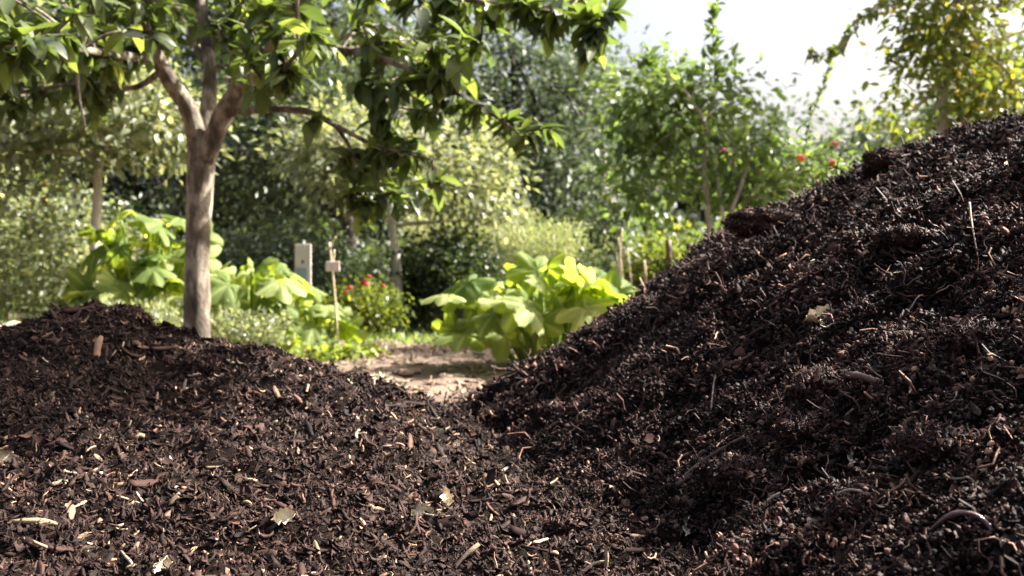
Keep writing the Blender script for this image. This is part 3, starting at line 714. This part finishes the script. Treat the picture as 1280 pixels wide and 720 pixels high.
# ---- the big-leaved fruit tree behind the mulch heap
g = rng = np.random.default_rng(314)
TB = at(247, 4.5); T = empty('fruit_tree', TB, 'large-leaved fruit tree with a forked trunk rising behind the mulch heap', 'tree')
tb = MB()
def tw(px, py, Y): return atp(px, py, Y)
fork = tw(253, 178, 4.5)
trunk = spline([tw(244, 500, 4.5), tw(246, 420, 4.5), tw(247, 330, 4.5), tw(250, 250, 4.5), fork], 22)
tube(tb, trunk, np.interp(np.linspace(0, 1, 22), [0, .15, .6, 1], [.080, .062, .052, .064]) * (1 + g.uniform(-.045, .045, 22)), 24, .5, rough=.045, rng=g)
limb_def = [([fork + [0, 0, -.1], tw(238, 140, 4.45), tw(212, 100, 4.35), tw(188, 50, 4.2), tw(150, -40, 4.0), tw(90, -150, 3.8)], .048, .016),
    ([fork + [0, 0, -.1], tw(262, 130, 4.55), tw(262, 70, 4.6), tw(250, -10, 4.7), tw(240, -140, 4.8)], .044, .018),
    ([fork + [0, 0, -.1], tw(285, 135, 4.42), tw(320, 85, 4.3), tw(352, 40, 4.2), tw(400, -40, 4.1), tw(470, -140, 4.0)], .050, .018),
    ([tw(282, 142, 4.42), tw(330, 137, 4.4), tw(385, 140, 4.3), tw(425, 160, 4.2), tw(470, 182, 4.1), tw(540, 200, 4.0)], .022, .005),
    ([tw(330, 75, 4.28), tw(400, 62, 4.2), tw(470, 72, 4.1), tw(540, 100, 4.0), tw(610, 140, 3.95), tw(650, 168, 3.9)], .020, .004),
    ([tw(395, -35, 4.1), tw(480, -20, 4.05), tw(580, 0, 4.0), tw(680, 15, 3.9), tw(745, 40, 3.85)], .020, .004),
    ([tw(200, 75, 4.3), tw(150, 70, 4.0), tw(100, 62, 3.6), tw(50, 50, 3.2), tw(10, 60, 3.0)], .022, .005),
    ([tw(205, 88, 4.32), tw(170, 110, 4.3), tw(120, 105, 4.2), tw(60, 110, 4.1), tw(-30, 130, 4.0)], .016, .005),
    ([tw(262, 60, 4.6), tw(300, 10, 4.8), tw(340, -60, 5.1), tw(420, -130, 5.4)], .024, .008),
    ([tw(265, 90, 4.6), tw(230, 30, 4.9), tw(190, -50, 5.2), tw(120, -130, 5.4)], .022, .008),
    ([tw(420, 157, 4.2), tw(440, 190, 4.2), tw(446, 230, 4.2), tw(462, 262, 4.2)], .009, .003),
    ([tw(470, 72, 4.1), tw(476, 110, 4.15), tw(470, 150, 4.2)], .010, .003),
    ([tw(330, -60, 4.3), tw(440, -120, 4.3), tw(560, -110, 4.2), tw(650, -60, 4.1)], .02, .006),
    ([tw(480, -150, 4.0), np.array([-.2, 3.7, 2.0]), np.array([.25, 3.1, 1.88]), np.array([.9, 2.6, 1.84])], .017, .006),  # unseen limb added to carry the clump that shades the mulch
    ([tw(98, 95, 3.3), tw(101, 125, 3.3), tw(108, 160, 3.3)], .006, .004),
    ([tw(285, 100, 4.4), tw(330, 110, 3.9), tw(370, 70, 3.5), tw(388, 45, 3.3)], .014, .005)]
limbs = []
for pts, r0, r1 in limb_def:
    c = spline(pts, 26); limbs.append(c); tube(tb, c, np.linspace(r0, r1, 26) * (1 + g.uniform(-.06, .06, 26)), 10, .5, rough=.04, rng=g)
LP = np.concatenate([c[4:] for c in limbs])
tips = []
for px, py, Y in [(388, 42, 3.3), (420, 60, 3.4), (50, 48, 3.1), (92, 45, 3.2), (15, 30, 3.0), (25, 85, 3.1), (110, 15, 3.3), (664, 168, 3.9), (690, 160, 3.9), (640, 150, 4.0), (752, 38, 3.85), (765, 10, 3.85), (735, 65, 3.9), (700, 25, 3.95),
                  (560, 105, 4.0), (600, 65, 4.0), (610, 130, 4.0), (545, 150, 4.1), (480, 200, 4.1), (462, 250, 4.2), (500, 235, 4.2), (520, 190, 4.1), (440, 215, 4.3), (540, 40, 4.0), (620, 20, 4.0), (660, -10, 4.0), (330, 20, 4.0), (300, 30, 3.9), (450, 25, 3.9), (130, 90, 3.9), (60, 120, 4.1), (0, 130, 4.0)]:
    tips.append(tw(px, py, Y))
def cloud(n, x0, x1, y0, y1, Y0, Y1):
    for _ in range(n): tips.append(tw(g.uniform(x0, x1), g.uniform(y0, y1), g.uniform(Y0, Y1)))
cloud(62, -60, 210, -60, 110, 3.5, 5.0); cloud(20, -60, 140, 80, 150, 3.9, 4.9); cloud(60, 300, 600, -50, 110, 3.6, 5.0); cloud(15, 380, 590, 90, 190, 3.9, 4.7)
cloud(22, 560, 750, -40, 60, 3.7, 4.5); cloud(26, 170, 340, -60, 40, 3.9, 5.2); cloud(10, 400, 560, 180, 250, 4.0, 4.5)
cloud(40, -160, 640, -330, -60, 3.3, 5.6)          # the crown goes on above the picture
for _ in range(84): tips.append(np.array([.50, 2.62, 1.74]) + rand_unit(g, 1)[0] * [.62, .62, .12] * g.uniform(.2, 1))  # unseen clump of boughs, added out of frame to shade the mulch heap
cb = MB(); lp, ld, lu, ll, lt = [], [], [], [], []
for k, tpnt in enumerate(tips):
    dd = np.linalg.norm(LP - tpnt, axis=1); j = dd.argmin(); s0 = LP[j]; L = dd[j]
    if L > .02:
        c = bez(s0, (s0 + tpnt) / 2 + g.normal(0, .12, 3) * L + [0, 0, .15 * L], tpnt, 8); tube(tb, c, np.linspace(.0075, .0035, 8), 6, .5, cap=False)
        ax = c[-1] - c[-2]
    else: c = np.repeat(tpnt[None], 8, 0); ax = rand_unit(g, 1)[0]
    ax = ax / (np.linalg.norm(ax) + 1e-9)
    if k < 32: ax = ax * .6 + np.array([.1, -.2, .1])
    m = int(g.integers(6, 12)); tone = g.uniform(-.12, .15)
    for i in range(m):                                   # a whorl of drooping leaves at the twig end
        a = i * 2.4 + g.uniform(-.3, .3); o_ = np.array([math.cos(a), math.sin(a), 0]); dn = g.uniform(-1.1, .5)
        lp.append(tpnt - ax * g.uniform(0, .13) + g.normal(0, .008, 3)); ld.append(o_ * g.uniform(.6, 1) + ax * .35 + np.array([0, 0, dn])); lu.append(o_ * -.3 * dn + np.array([0, 0, 1.]) + g.normal(0, .25, 3))
        ll.append(g.uniform(.05, .125)); lt.append(np.clip(g.beta(2, 2.5) + tone, 0, 1))
    for i in range(int(g.integers(5, 13))):
        q = g.uniform(.1, .95); pnt = c[int(q * 7)]; d_ = rand_unit(g, 1)[0]; d_[2] -= .5
        lp.append(pnt); ld.append(d_); lu.append(np.array([0, 0, 1.]) + g.normal(0, .4, 3)); ll.append(g.uniform(.07, .13)); lt.append(g.uniform(0, .8))
leaves(cb, lance, np.array(lp), np.array(ld), np.array(lu), np.array(ll), np.array(lt))
tb.build('trunk', M['bark_main'], T); cb.build('crown', M['lf_main'], T)

# ---- squash plants
sq = lobed_tpl()
def squash(label, base, w, h, n, size, seed, group='squash plants in the garden'):
    global rng; g = rng = np.random.default_rng(seed); base = np.asarray(base, float); root = empty('squash_plant', base, label, 'squash plant', group)
    sb = MB(); cb = MB(); P, D, U, L, t = [], [], [], [], []
    for k in range(n):
        a = g.uniform(0, 2 * math.pi); q = g.uniform() ** .55; th = h * g.uniform(.38, 1.0) * (1 - .30 * q ** 2)
        e = base + np.array([math.cos(a) * w * q, math.sin(a) * w * q * .8, th]); f = base + np.array([math.cos(a) * w * .25 * q, math.sin(a) * w * .25 * q, -.02])
        c = bez(f, (f + e) / 2 + np.array([0, 0, .25 * h]), e, 8); tube(sb, c, np.linspace(.013, .007, 8), 6, g.uniform(.3, 1))
        o_ = np.array([math.cos(a), math.sin(a), 0]); P.append(e); D.append(o_ * 1.0 + g.normal(0, .3, 3) + [0, 0, -.05 - .35 * q])
        U.append(np.array([0, 0, .9]) + o_ * .4 * q + g.normal(0, .62, 3) + np.array([.30, -.50, 0])); L.append(g.uniform(.6, 1.15) * size); t.append(g.uniform(0, 1))
    leaves(cb, [sq], np.array(P), np.array(D), np.array(U), np.array(L), np.array(t)); sb.build('stems', M['stem'], root); cb.build('foliage', M['lf_squash'], root); return root
squash('big bright green squash plant on bare soil between the two heaps', at(682, 5.3), .54, .57, 72, .27, 33)
squash('smaller squash plant half hidden behind the compost edge', at(765, 5.6), .26, .36, 24, .24, 4)
squash('tall squash plant seen just behind the fruit tree trunk', at(185, 6.6), .42, 1.02, 60, .26, 5)
squash('sprawling squash plant beside the grey board marker', at(312, 6.2), .38, .64, 56, .23, 6)
squash('low squash plant at the foot of the label stake', at(392, 6.9), .25, .42, 20, .24, 7)

# ---- shrubs and beds
shrub('berry_shrub', 'rounded shrub of small oval pale leaves with yellow fruits at the picture edge', 'shrub', at(30, 7.6), 1.1, 1.30, 120, 60, .055, M['lf_pale'], tpls=oval[:2] + litew[:1], seed=11, spread=.09, flowers=(9, M['fl_yel'], .026))
shrub('tall_shrub', 'tall loose shrub with pale leaves behind the pale sapling', 'shrub', at(-60, 8.8), 1.3, 1.9, 110, 60, .07, M['lf_pale'], tpls=lite, seed=12, spread=.12)
shrub('low_herb', 'low pale feathery herb right before the mulch heap top', 'herb', at(165, 5.2), .32, .36, 70, 40, .03, M['lf_pale'], seed=13, spread=.03, upright=.6)
shrub('low_herb', 'small yellowish herb clump between trunk and board marker', 'herb', at(300, 5.2), .30, .30, 60, 40, .032, M['lf_pale'], seed=14, spread=.03, upright=.5)
shrub('flower_shrub', 'low light green shrub topped with red flowers beside the white trunk', 'shrub', at(452, 8.0), .36, .50, 90, 50, .05, M['lf_yel'], seed=15, spread=.06, flowers=(9, M['fl_red'], .022), tcon=(0, .75))
shrub('round_shrub', 'dense dark round shrub behind the big squash plant', 'shrub', at(562, 8.7), .50, .98, 120, 70, .05, M['lf_dark'], tpls=litew, seed=16, spread=.07)
shrub('round_shrub', 'low grey green shrub at the foot of the white trunk', 'shrub', at(505, 9.0), .30, .42, 60, 40, .045, M['lf_grey'], seed=17, spread=.05)
for i, (px, Y, w, h, lb) in enumerate([(610, 10.6, .6, 1.25, 'feathery pale bush rising over the dark round shrub'), (672, 10.2, .55, 1.05, 'feathery pale bush in the middle with straw stems'), (735, 10.8, .55, 1.0, 'feathery pale bush next to the leaning canes'), (560, 11.5, .6, 1.35, 'pale grey green bush under the hanging fruit tree leaves')]):
    shrub('feathery_bush', lb, 'bush', at(px, Y), w, h, 150, 60, .05, M['lf_fern'], M['cane'], [lite_tpl(.22, .2), lite_tpl(.3, .4)], 20 + i, 'feathery bushes in the middle of the garden', spread=.06, upright=.5, twig=.0035)
for i, (px, Y, w, h, lb, mt) in enumerate([(830, 8.8, .42, .95, 'yellow green leafy shrub between the canes and the twin stems', 'lf_yel'), (905, 9.6, .6, .9, 'mid green shrub behind the twin pale stems', 'lf_mid'), (770, 9.8, .5, .85, 'dark green shrub behind the leaning canes', 'lf_dark'),
        (985, 8.6, .55, 1.3, 'green shrub dotted with red flowers above the compost edge', 'lf_mid'), (1060, 9.2, .7, 1.25, 'green shrub just over the compost skyline', 'lf_mid'), (1180, 9.5, .8, 1.5, 'shrub in front of the yellowing tree trunk', 'lf_mid'),
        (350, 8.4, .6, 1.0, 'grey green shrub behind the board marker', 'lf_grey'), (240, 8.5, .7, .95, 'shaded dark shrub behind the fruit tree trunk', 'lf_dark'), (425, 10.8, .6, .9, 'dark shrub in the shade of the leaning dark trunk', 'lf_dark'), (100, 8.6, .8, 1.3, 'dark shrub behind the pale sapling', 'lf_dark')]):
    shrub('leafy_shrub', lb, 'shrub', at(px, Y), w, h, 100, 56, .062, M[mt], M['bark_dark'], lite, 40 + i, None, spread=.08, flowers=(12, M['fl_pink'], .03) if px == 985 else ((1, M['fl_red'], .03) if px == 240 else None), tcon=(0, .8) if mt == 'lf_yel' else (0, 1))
for i, (px, Y, w, h, lb) in enumerate([(430, 5.9, .15, .09, 'little weed tuft at the foot of the label stake'), (388, 6.0, .18, .12, 'weed tuft left of the label stake on the soil edge'), (455, 6.1, .12, .07, 'tiny weed tuft on the bare soil beside the stake'), (70, 4.6, .14, .33, 'broad yellow green leaf clump poking over the mulch heap top')]):
    shrub('weed_tuft', lb, 'weed', at(px, Y), w, h, 22, 12, .05, M['lf_squash'], None, litew, 60 + i, None, spread=.02)

# grass and ground cover
gr = np.random.default_rng(90); n = 26000
x = gr.uniform(-5, 4.5, n); y = gr.uniform(6.9, 11.0, n); kp = (fbm(x * 1.2, y * 1.2, 4, 3) > -.25 - .1 * (y - 8.4)) & (y > 7.25 + .4 * fbm(x, y, 6)); x = x[kp]; y = y[kp]; n = len(x)
rng = gr; mb = MB(); leaves(mb, [lance_tpl(.5, .4, .10, 4), lance_tpl(.9, .4, .12, 4), lite_tpl(.35, .3)], np.stack([x, y, h_ground(x, y)], -1), gr.normal(0, .5, (n, 3)) + [0, 0, .9], rand_unit(gr, n), gr.uniform(.03, .09, n), gr.uniform(.3, 1, n))
tag(mb.build('grass', M['lf_mid']), kind='stuff')
# ---- trees
tree('sapling', 'slim pale-trunked sapling at the left behind the berry shrub', 'tree', at(116, 6.9), [tw(118, 330, 6.9), tw(122, 260, 6.9), tw(126, 200, 6.9), tw(150, 180, 6.9)], .042,
     [(tw(120, 120, 6.9), (.65, .6, .42)), (tw(20, 190, 6.9), (.5, .4, .35)), (tw(190, 160, 7), (.35, .4, .3))], 90, 46, .075, M['lf_pale'], M['bark_pale'], oval, 71, .13)
tree('white_trunk_tree', 'small tree with a thin white trunk above the red-flowered shrub', 'tree', at(498, 8.5), [tw(497, 350, 8.5), tw(493, 300, 8.5), tw(490, 272, 8.5), tw(498, 235, 8.5)], .048,
     [(tw(500, 205, 8.6), (.65, .5, .36)), (tw(430, 195, 8.6), (.45, .5, .34)), (tw(590, 225, 8.9), (.40, .5, .34))], 110, 52, .085, M['lf_pale'], M['bark_pale'], lite, 72, .15)
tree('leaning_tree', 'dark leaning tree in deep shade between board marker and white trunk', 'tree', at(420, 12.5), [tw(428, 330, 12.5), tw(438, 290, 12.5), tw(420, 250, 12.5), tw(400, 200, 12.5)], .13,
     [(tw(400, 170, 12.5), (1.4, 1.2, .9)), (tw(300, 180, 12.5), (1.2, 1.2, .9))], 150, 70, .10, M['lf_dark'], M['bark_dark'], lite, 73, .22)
tree('young_fruit_tree', 'young fruit tree with two slim pale stems and one tall shoot against the sky', 'tree', at(892, 7.0), [tw(890, 330, 7), tw(884, 260, 7), tw(880, 200, 7), tw(884, 150, 7)], .030,
     [(tw(880, 150, 7), (.52, .5, .33)), (tw(830, 130, 7.1), (.40, .4, .24)), (tw(930, 190, 7), (.28, .3, .26)), (tw(900, 110, 7), (.30, .3, .16)), (tw(800, 200, 7.2), (.25, .3, .35)), (tw(842, 240, 7.1), (.16, .2, .28)), (tw(945, 250, 7.1), (.15, .2, .2)), (tw(790, 120, 7.1), (.12, .2, .3))], 74, 34, .092, M['lf_mid'], M['bark_pale'], lance[:2] + lite[:1], 74, .11,
     shoot=[([tw(890, 140, 7), tw(893, 80, 7), tw(890, 40, 7), tw(896, 0, 7), tw(900, -20, 7)], .006), ([tw(840, 130, 7), tw(815, 90, 7), tw(810, 60, 7)], .005)],
     bare=[([tw(903, 420, 6.95), tw(903, 330, 6.95), tw(906, 285, 6.95), tw(925, 235, 6.95), tw(942, 180, 6.95)], .024, .010), ([tw(906, 285, 6.95), tw(899, 240, 6.95), tw(893, 190, 6.95)], .015, .007), ([tw(930, 420, 7.1), tw(926, 320, 7.1), tw(921, 250, 7.1), tw(915, 190, 7.1)], .014, .007)])
tree('staked_young_tree', 'young small-leaved tree tied among leaning canes behind the squash', 'tree', at(772, 8.3), [tw(772, 350, 8.3), tw(768, 300, 8.3), tw(765, 250, 8.3)], .014,
     [(tw(765, 260, 8.3), (.18, .2, .35)), (tw(760, 300, 8.3), (.12, .15, .15))], 34, 30, .055, M['lf_grey'], M['bark_pale'], lite, 75, .07, limb_n=3)
tree('yellowing_tree', 'autumn tree with yellow patches overhanging the top of the compost heap', 'tree', at(1180, 7.2), [tw(1178, 200, 7.2), tw(1176, 120, 7.2), tw(1190, 60, 7.2), tw(1200, 0, 7.2)], .055,
     [(tw(1190, 110, 7.2), (.50, .6, .42)), (tw(1270, 140, 7), (.5, .5, .45)), (tw(1160, 30, 7.2), (.32, .5, .3)), (tw(1280, -60, 7.2), (.7, .6, .5)), (tw(1200, -110, 7.2), (.6, .6, .5))], 170, 44, .075, M['lf_yel'], M['bark_pale'], lance[:2] + lite[:1], 76, .12,
     shoot=[([tw(1150, -20, 7.2), tw(1110, 5, 7), tw(1075, 25, 6.8), tw(1045, 65, 6.7), tw(1010, 70, 6.6)], .007), ([tw(1280, 0, 7), tw(1230, 10, 6.8), tw(1190, 25, 6.7)], .006), ([tw(1150, 20, 7.2), tw(1125, 60, 7.1), tw(1110, 75, 7)], .005)])
tree('arching_shrub_rose', 'tall arching cane with red blooms reaching from the shrubs into the sky', 'rose', at(985, 8.1), [tw(985, 280, 8.1), tw(980, 240, 8.1)], .018,
     [(tw(985, 230, 8.1), (.42, .4, .30)), (tw(1025, 200, 8.1), (.20, .2, .2))], 46, 30, .065, M['lf_mid'], M['bark_pale'], lance[:2] + lite[:1], 77, .10,
     shoot=[([tw(985, 250, 8.1), tw(1005, 190, 8.1), tw(1012, 150, 8.1), tw(1028, 110, 8.1), tw(1040, 70, 8.1), tw(1062, 35, 8.1), tw(1100, 5, 8.1)], .009), ([tw(1000, 250, 8.1), tw(1035, 200, 8.1), tw(1040, 170, 8.1)], .006)],
     fruit=(14, M['fl_pink'], .034, .7, 'flower'))
far = [ # px, Y, height m, half width, material, label
    (-260, 15, 6.5, 2.6, 'lf_dark', 'big dark tree standing past the left picture edge'), (-60, 16, 7.5, 2.4, 'lf_mid', 'broad green tree behind the tall loose shrub'), (110, 17, 7.0, 2.2, 'lf_dark', 'dark tree filling the gap behind the pale sapling'),
    (270, 18, 8.0, 2.4, 'lf_dark', 'dark tree seen through the fruit tree fork'), (400, 19, 8.5, 2.4, 'lf_grey', 'tall grey green tree behind the leaning dark trunk'), (530, 21, 7.0, 2.2, 'lf_dark', 'dark tree above the feathery bushes'),
    (640, 20, 6.2, 1.9, 'lf_grey', 'tall bluish grey tree in the middle of the far wood'), (715, 22, 5.7, 1.6, 'lf_grey', 'grey tree whose top meets the sky beside the fruit tree tips'), (790, 24, 5.0, 1.5, 'lf_mid', 'light green tree on the skyline behind the young fruit tree'),
    (860, 25, 4.6, 1.5, 'lf_grey', 'grey tree on the skyline behind the tall shoot'), (930, 23, 4.5, 1.1, 'lf_grey', 'small round grey tree on the skyline'), (1000, 27, 3.6, 1.6, 'lf_mid', 'low far tree under the open sky'),
    (1075, 26, 3.9, 1.6, 'lf_dark', 'low dark tree just over the compost skyline'), (1150, 22, 4.2, 1.6, 'lf_grey', 'grey tree behind the yellowing tree'), (1260, 18, 5.5, 1.8, 'lf_grey', 'tall grey tree at the far right behind the yellow leaves'), (1420, 20, 6.5, 2.2, 'lf_mid', 'green tree standing past the right picture edge')]
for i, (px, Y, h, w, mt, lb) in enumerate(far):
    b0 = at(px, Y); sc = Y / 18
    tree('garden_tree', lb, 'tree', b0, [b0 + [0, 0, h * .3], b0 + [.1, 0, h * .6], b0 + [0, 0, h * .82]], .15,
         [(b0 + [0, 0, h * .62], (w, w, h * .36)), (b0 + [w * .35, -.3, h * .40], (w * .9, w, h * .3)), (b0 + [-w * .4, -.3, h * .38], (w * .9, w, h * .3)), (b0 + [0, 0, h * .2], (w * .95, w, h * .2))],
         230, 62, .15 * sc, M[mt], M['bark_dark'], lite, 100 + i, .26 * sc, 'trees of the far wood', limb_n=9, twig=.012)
tree('fruit_tree', 'unseen tree added beyond the compost heap so that its boughs shade the slope', 'tree', at(2400, 3.3) * 0 + np.array([4.7, 1.3, 0]), [np.array([4.6, 1.35, 1.0]), np.array([4.4, 1.5, 1.7])], .08,  # off-frame tree, added so that its leaf lobes shade the compost
     [((4.2, 1.6, 2.6), (.8, .7, .5)), ((2.60, 2.08, 2.12), (.30, .28, .16)), ((2.6, 2.95, 2.05), (.36, .25, .18))], 78, 20, .10, M['lf_main'], M['bark_main'], lance, 78, .12)
# low bank of undergrowth closing the far edge of the garden
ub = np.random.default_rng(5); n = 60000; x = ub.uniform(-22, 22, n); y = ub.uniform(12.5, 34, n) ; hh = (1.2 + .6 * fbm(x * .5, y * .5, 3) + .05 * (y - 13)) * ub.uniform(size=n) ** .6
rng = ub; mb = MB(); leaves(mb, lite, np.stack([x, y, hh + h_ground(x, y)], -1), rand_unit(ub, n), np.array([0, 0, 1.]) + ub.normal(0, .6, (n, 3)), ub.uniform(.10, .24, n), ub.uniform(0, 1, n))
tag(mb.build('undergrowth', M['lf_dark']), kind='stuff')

# ------------------------------------------------------------------ garden hardware
def pole(name, p0, p1, r, mat, label, cat, n=8, group=None, r1=None):
    mb = MB(); c = spline([p0, (np.asarray(p0) + p1) / 2 + [r * .4, 0, 0], p1], 10); tube(mb, c, np.linspace(r, r1 or r * .8, 10), n, .5, rough=.06, rng=np.random.default_rng(int(p0[0] * 1000) % 997))
    return tag(mb.build(name, mat, loc=p0), label, cat, group)
def pix(px, Y): p_ = at(px, Y); return p_
def box_mb(c, s, bev=.003):
    c = np.asarray(c, float); s = np.asarray(s, float) / 2; V = []
    for z in (-1, 1):
        for (a, b) in ((-1, -1), (1, -1), (1, 1), (-1, 1)): V.append(c + np.array([a, b, z]) * s)
    return np.array(V), np.array([[0, 3, 2, 1], [4, 5, 6, 7], [0, 1, 5, 4], [1, 2, 6, 5], [2, 3, 7, 6], [3, 0, 4, 7]])
def bevelled(name, boxes, mat, parent, w=.004):
    mb = MB()
    for c, s in boxes: V, F = box_mb(c, s); mb.add(V, F, .5)
    o = mb.build(name, mat, parent, smooth=False); bv = o.modifiers.new('b', 'BEVEL'); bv.width = w; bv.segments = 2; return o
M['tagmat'] = bark_mat('tag_plate', [(.3, (.48, .36, .32)), (.7, (.68, .58, .54))], 30, .1, .5)
M['board'] = bark_mat('marker_board', [(.3, (.40, .35, .33)), (.7, (.55, .49, .47))], 18, .2, .6)
M['greymetal'] = bark_mat('grey_plate', [(.3, (.16, .19, .22)), (.7, (.26, .30, .34))], 9, .05, .35)
M['hole'] = bark_mat('dark_hole', [(.3, (.015, .013, .013)), (.7, (.03, .028, .028))], 9, .05, .6)
b0 = at(424, 6.2); t0 = tw(412, 303, 6.2)
ls = empty('label_stake', b0, 'thin bamboo stake carrying a small blank pinkish plate', 'plant label')
mb = MB(); tube(mb, spline([b0 + [0, 0, -.06], (b0 + t0) / 2 + [.004, 0, 0], t0], 14), .0068, 8, .5, rough=.08, rng=np.random.default_rng(3)); mb.build('stake', M['cane'], ls)
mb = MB(); tube(mb, spline([tw(416, 345, 6.19), tw(417, 325, 6.18), tw(418, 312, 6.18)], 8), .006, 7, .5); tube(mb, spline([tw(413, 312, 6.19), tw(416, 303, 6.18), tw(420, 296, 6.17)], 6), .005, 6, .5); mb.build('twig_prop', M['cane'], ls)
bevelled('plate', [(tw(416, 333, 6.165), (.088, .012, .062))], M['tagmat'], ls, .005)
b0 = at(379, 7.3); bd = empty('board_marker', b0, 'grey upright board marker with a dark hole and a blue grey lower plate', 'marker')
Z1 = .5 + 40 / FX * 7.3
bevelled('board', [(b0 + [0, 0, Z1 / 2 - .04], (.118, .022, Z1 + .08))], M['board'], bd)
bevelled('plate', [(b0 + [-.008, -.015, .38], (.085, .008, .36))], M['greymetal'], bd, .002)
V, F = ico(); V, F = subdiv(V, F); mb = MB(); mb.add(b0 + [0, -.012, Z1 - .13] + V * np.array([.011, .004, .013]), F, .5); mb.build('hole_plug', M['hole'], bd)
for px0, px1, py1, Y, r, lb in [(762, 778, 285, 7.9, .007, 'pale cane leaning right in the cane cluster'), (788, 772, 292, 7.95, .007, 'pale cane leaning left across its neighbour'), (774, 776, 300, 7.9, .006, 'thin upright cane inside the cane cluster'), (797, 784, 310, 8.0, .006, 'short cane at the outer side of the cane cluster')]:
    pole('garden_cane', at(px0, Y, -.05), tw(px1, py1, Y + .05), r, M['cane'], lb, 'cane', group='canes tied round the young tree')
pole('short_post', at(812, 8.2, -.05), tw(805, 325, 8.2), .013, M['cane'], 'short pale split post leaning slightly beside the canes', 'post')
pole('short_post', at(818, 8.3, -.05), tw(817, 341, 8.3), .013, M['cane'], 'lowest thin pale post touching the split post', 'post')
pole('brown_post', at(836, 8.4, -.05), tw(835, 300, 8.4), .020, M['root'], 'rusty brown post standing before the yellow green shrub', 'post', r1=.024)
for px, py, Y in [(640, 280, 10.0), (652, 300, 9.9), (612, 300, 10), (690, 292, 9.9), (704, 310, 9.9)]:
    pole('dry_stem', at(px, Y, -.03), tw(px + 2, py, Y), .008, M['cane'], 'dry straw coloured stem standing among the feathery bushes', 'dry stem', group='dry stems among the feathery bushes')
c = [tw(1000, 190, 9), tw(1060, 187, 9), tw(1120, 185, 9), tw(1250, 182, 9)]
mb = MB(); tube(mb, spline(c, 30), .007, 6, .5); w_ = mb.build('black_wire', M['bark_dark'], loc=c[0]); tag(w_, 'taut black wire stretched between thin posts beyond the compost', 'wire')
for px, py in ((1000, 180), (1250, 172)):
    pole('wire_post', at(px, 9.02, -.1), tw(px, py, 9.02), .018, M['bark_dark'], 'thin dark post holding the wire, ' + ('among the red blooms' if px == 1000 else 'hidden behind the compost top'), 'post')
P = at(18, 5.0, .02); V, F = ico()
for _ in range(3): V, F = subdiv(V, F)
mb = MB(); mb.add(P + [0, 0, .1] + V * (1 + .18 * fbm(V[:, 0] * 2 + V[:, 2], V[:, 1] * 2, 8, 3))[:, None] * np.array([.17, .13, .14]), F, .5)
tag(mb.build('garden_stone', M['stone'], loc=P), 'pinkish rounded stone half hidden behind the mulch heap', 'stone')

# ------------------------------------------------------------------ light, air, camera
AZ = np.array([.955, .297]); AZ /= np.linalg.norm(AZ); EL = R(42)
sd = Vector((AZ[0] * math.cos(EL), AZ[1] * math.cos(EL), math.sin(EL)))
sun = bpy.data.lights.new('sun', 'SUN'); sun.energy = 5; sun.angle = R(.5); sun.color = (1, .95, .87)
so = bpy.data.objects.new('sun', sun); so.rotation_euler = sd.to_track_quat('Z', 'Y').to_euler(); link(so)
w = bpy.data.worlds.new('World'); scene.world = w; w.use_nodes = True; nt = w.node_tree; nt.nodes.clear()
sky = nt.nodes.new('ShaderNodeTexSky'); sky.sky_type = 'NISHITA'; sky.sun_disc = False; sky.sun_elevation = EL; sky.sun_rotation = math.atan2(AZ[0], AZ[1])
sky.air_density = 1; sky.dust_density = 10.0; sky.ozone_density = 1
bg = nt.nodes.new('ShaderNodeBackground'); bg.inputs[1].default_value = .076; ow = nt.nodes.new('ShaderNodeOutputWorld')
hs = nt.nodes.new('ShaderNodeHueSaturation'); hs.inputs['Saturation'].default_value = .85; nt.links.new(sky.outputs[0], hs.inputs['Color']); nt.links.new(hs.outputs[0], bg.inputs[0]); nt.links.new(bg.outputs[0], ow.inputs[0])
cam = bpy.data.cameras.new('camera'); cam.lens = 35; cam.sensor_width = 36; cam.clip_end = 2000; cam.clip_start = .02
co = bpy.data.objects.new('camera', cam); co.location = (0, 0, CAMZ); co.rotation_euler = (R(90) - math.atan(15 / FX), 0, 0); link(co)
cam.dof.use_dof = True; cam.dof.focus_distance = 1.45; cam.dof.aperture_fstop = 6.0; cam.dof.aperture_blades = 7
scene.camera = co
vs = scene.view_settings; vs.view_transform = 'Standard'; vs.look = 'None'; vs.gamma = 1; vs.use_curve_mapping = False; vs.exposure = 2.25
cy = scene.cycles; cy.use_denoising = True; cy.max_bounces = 6; cy.diffuse_bounces = 2; cy.glossy_bounces = 2; cy.transmission_bounces = 4; cy.transparent_max_bounces = 4
cy.sample_clamp_indirect = 4; cy.caustics_reflective = False; cy.caustics_refractive = False
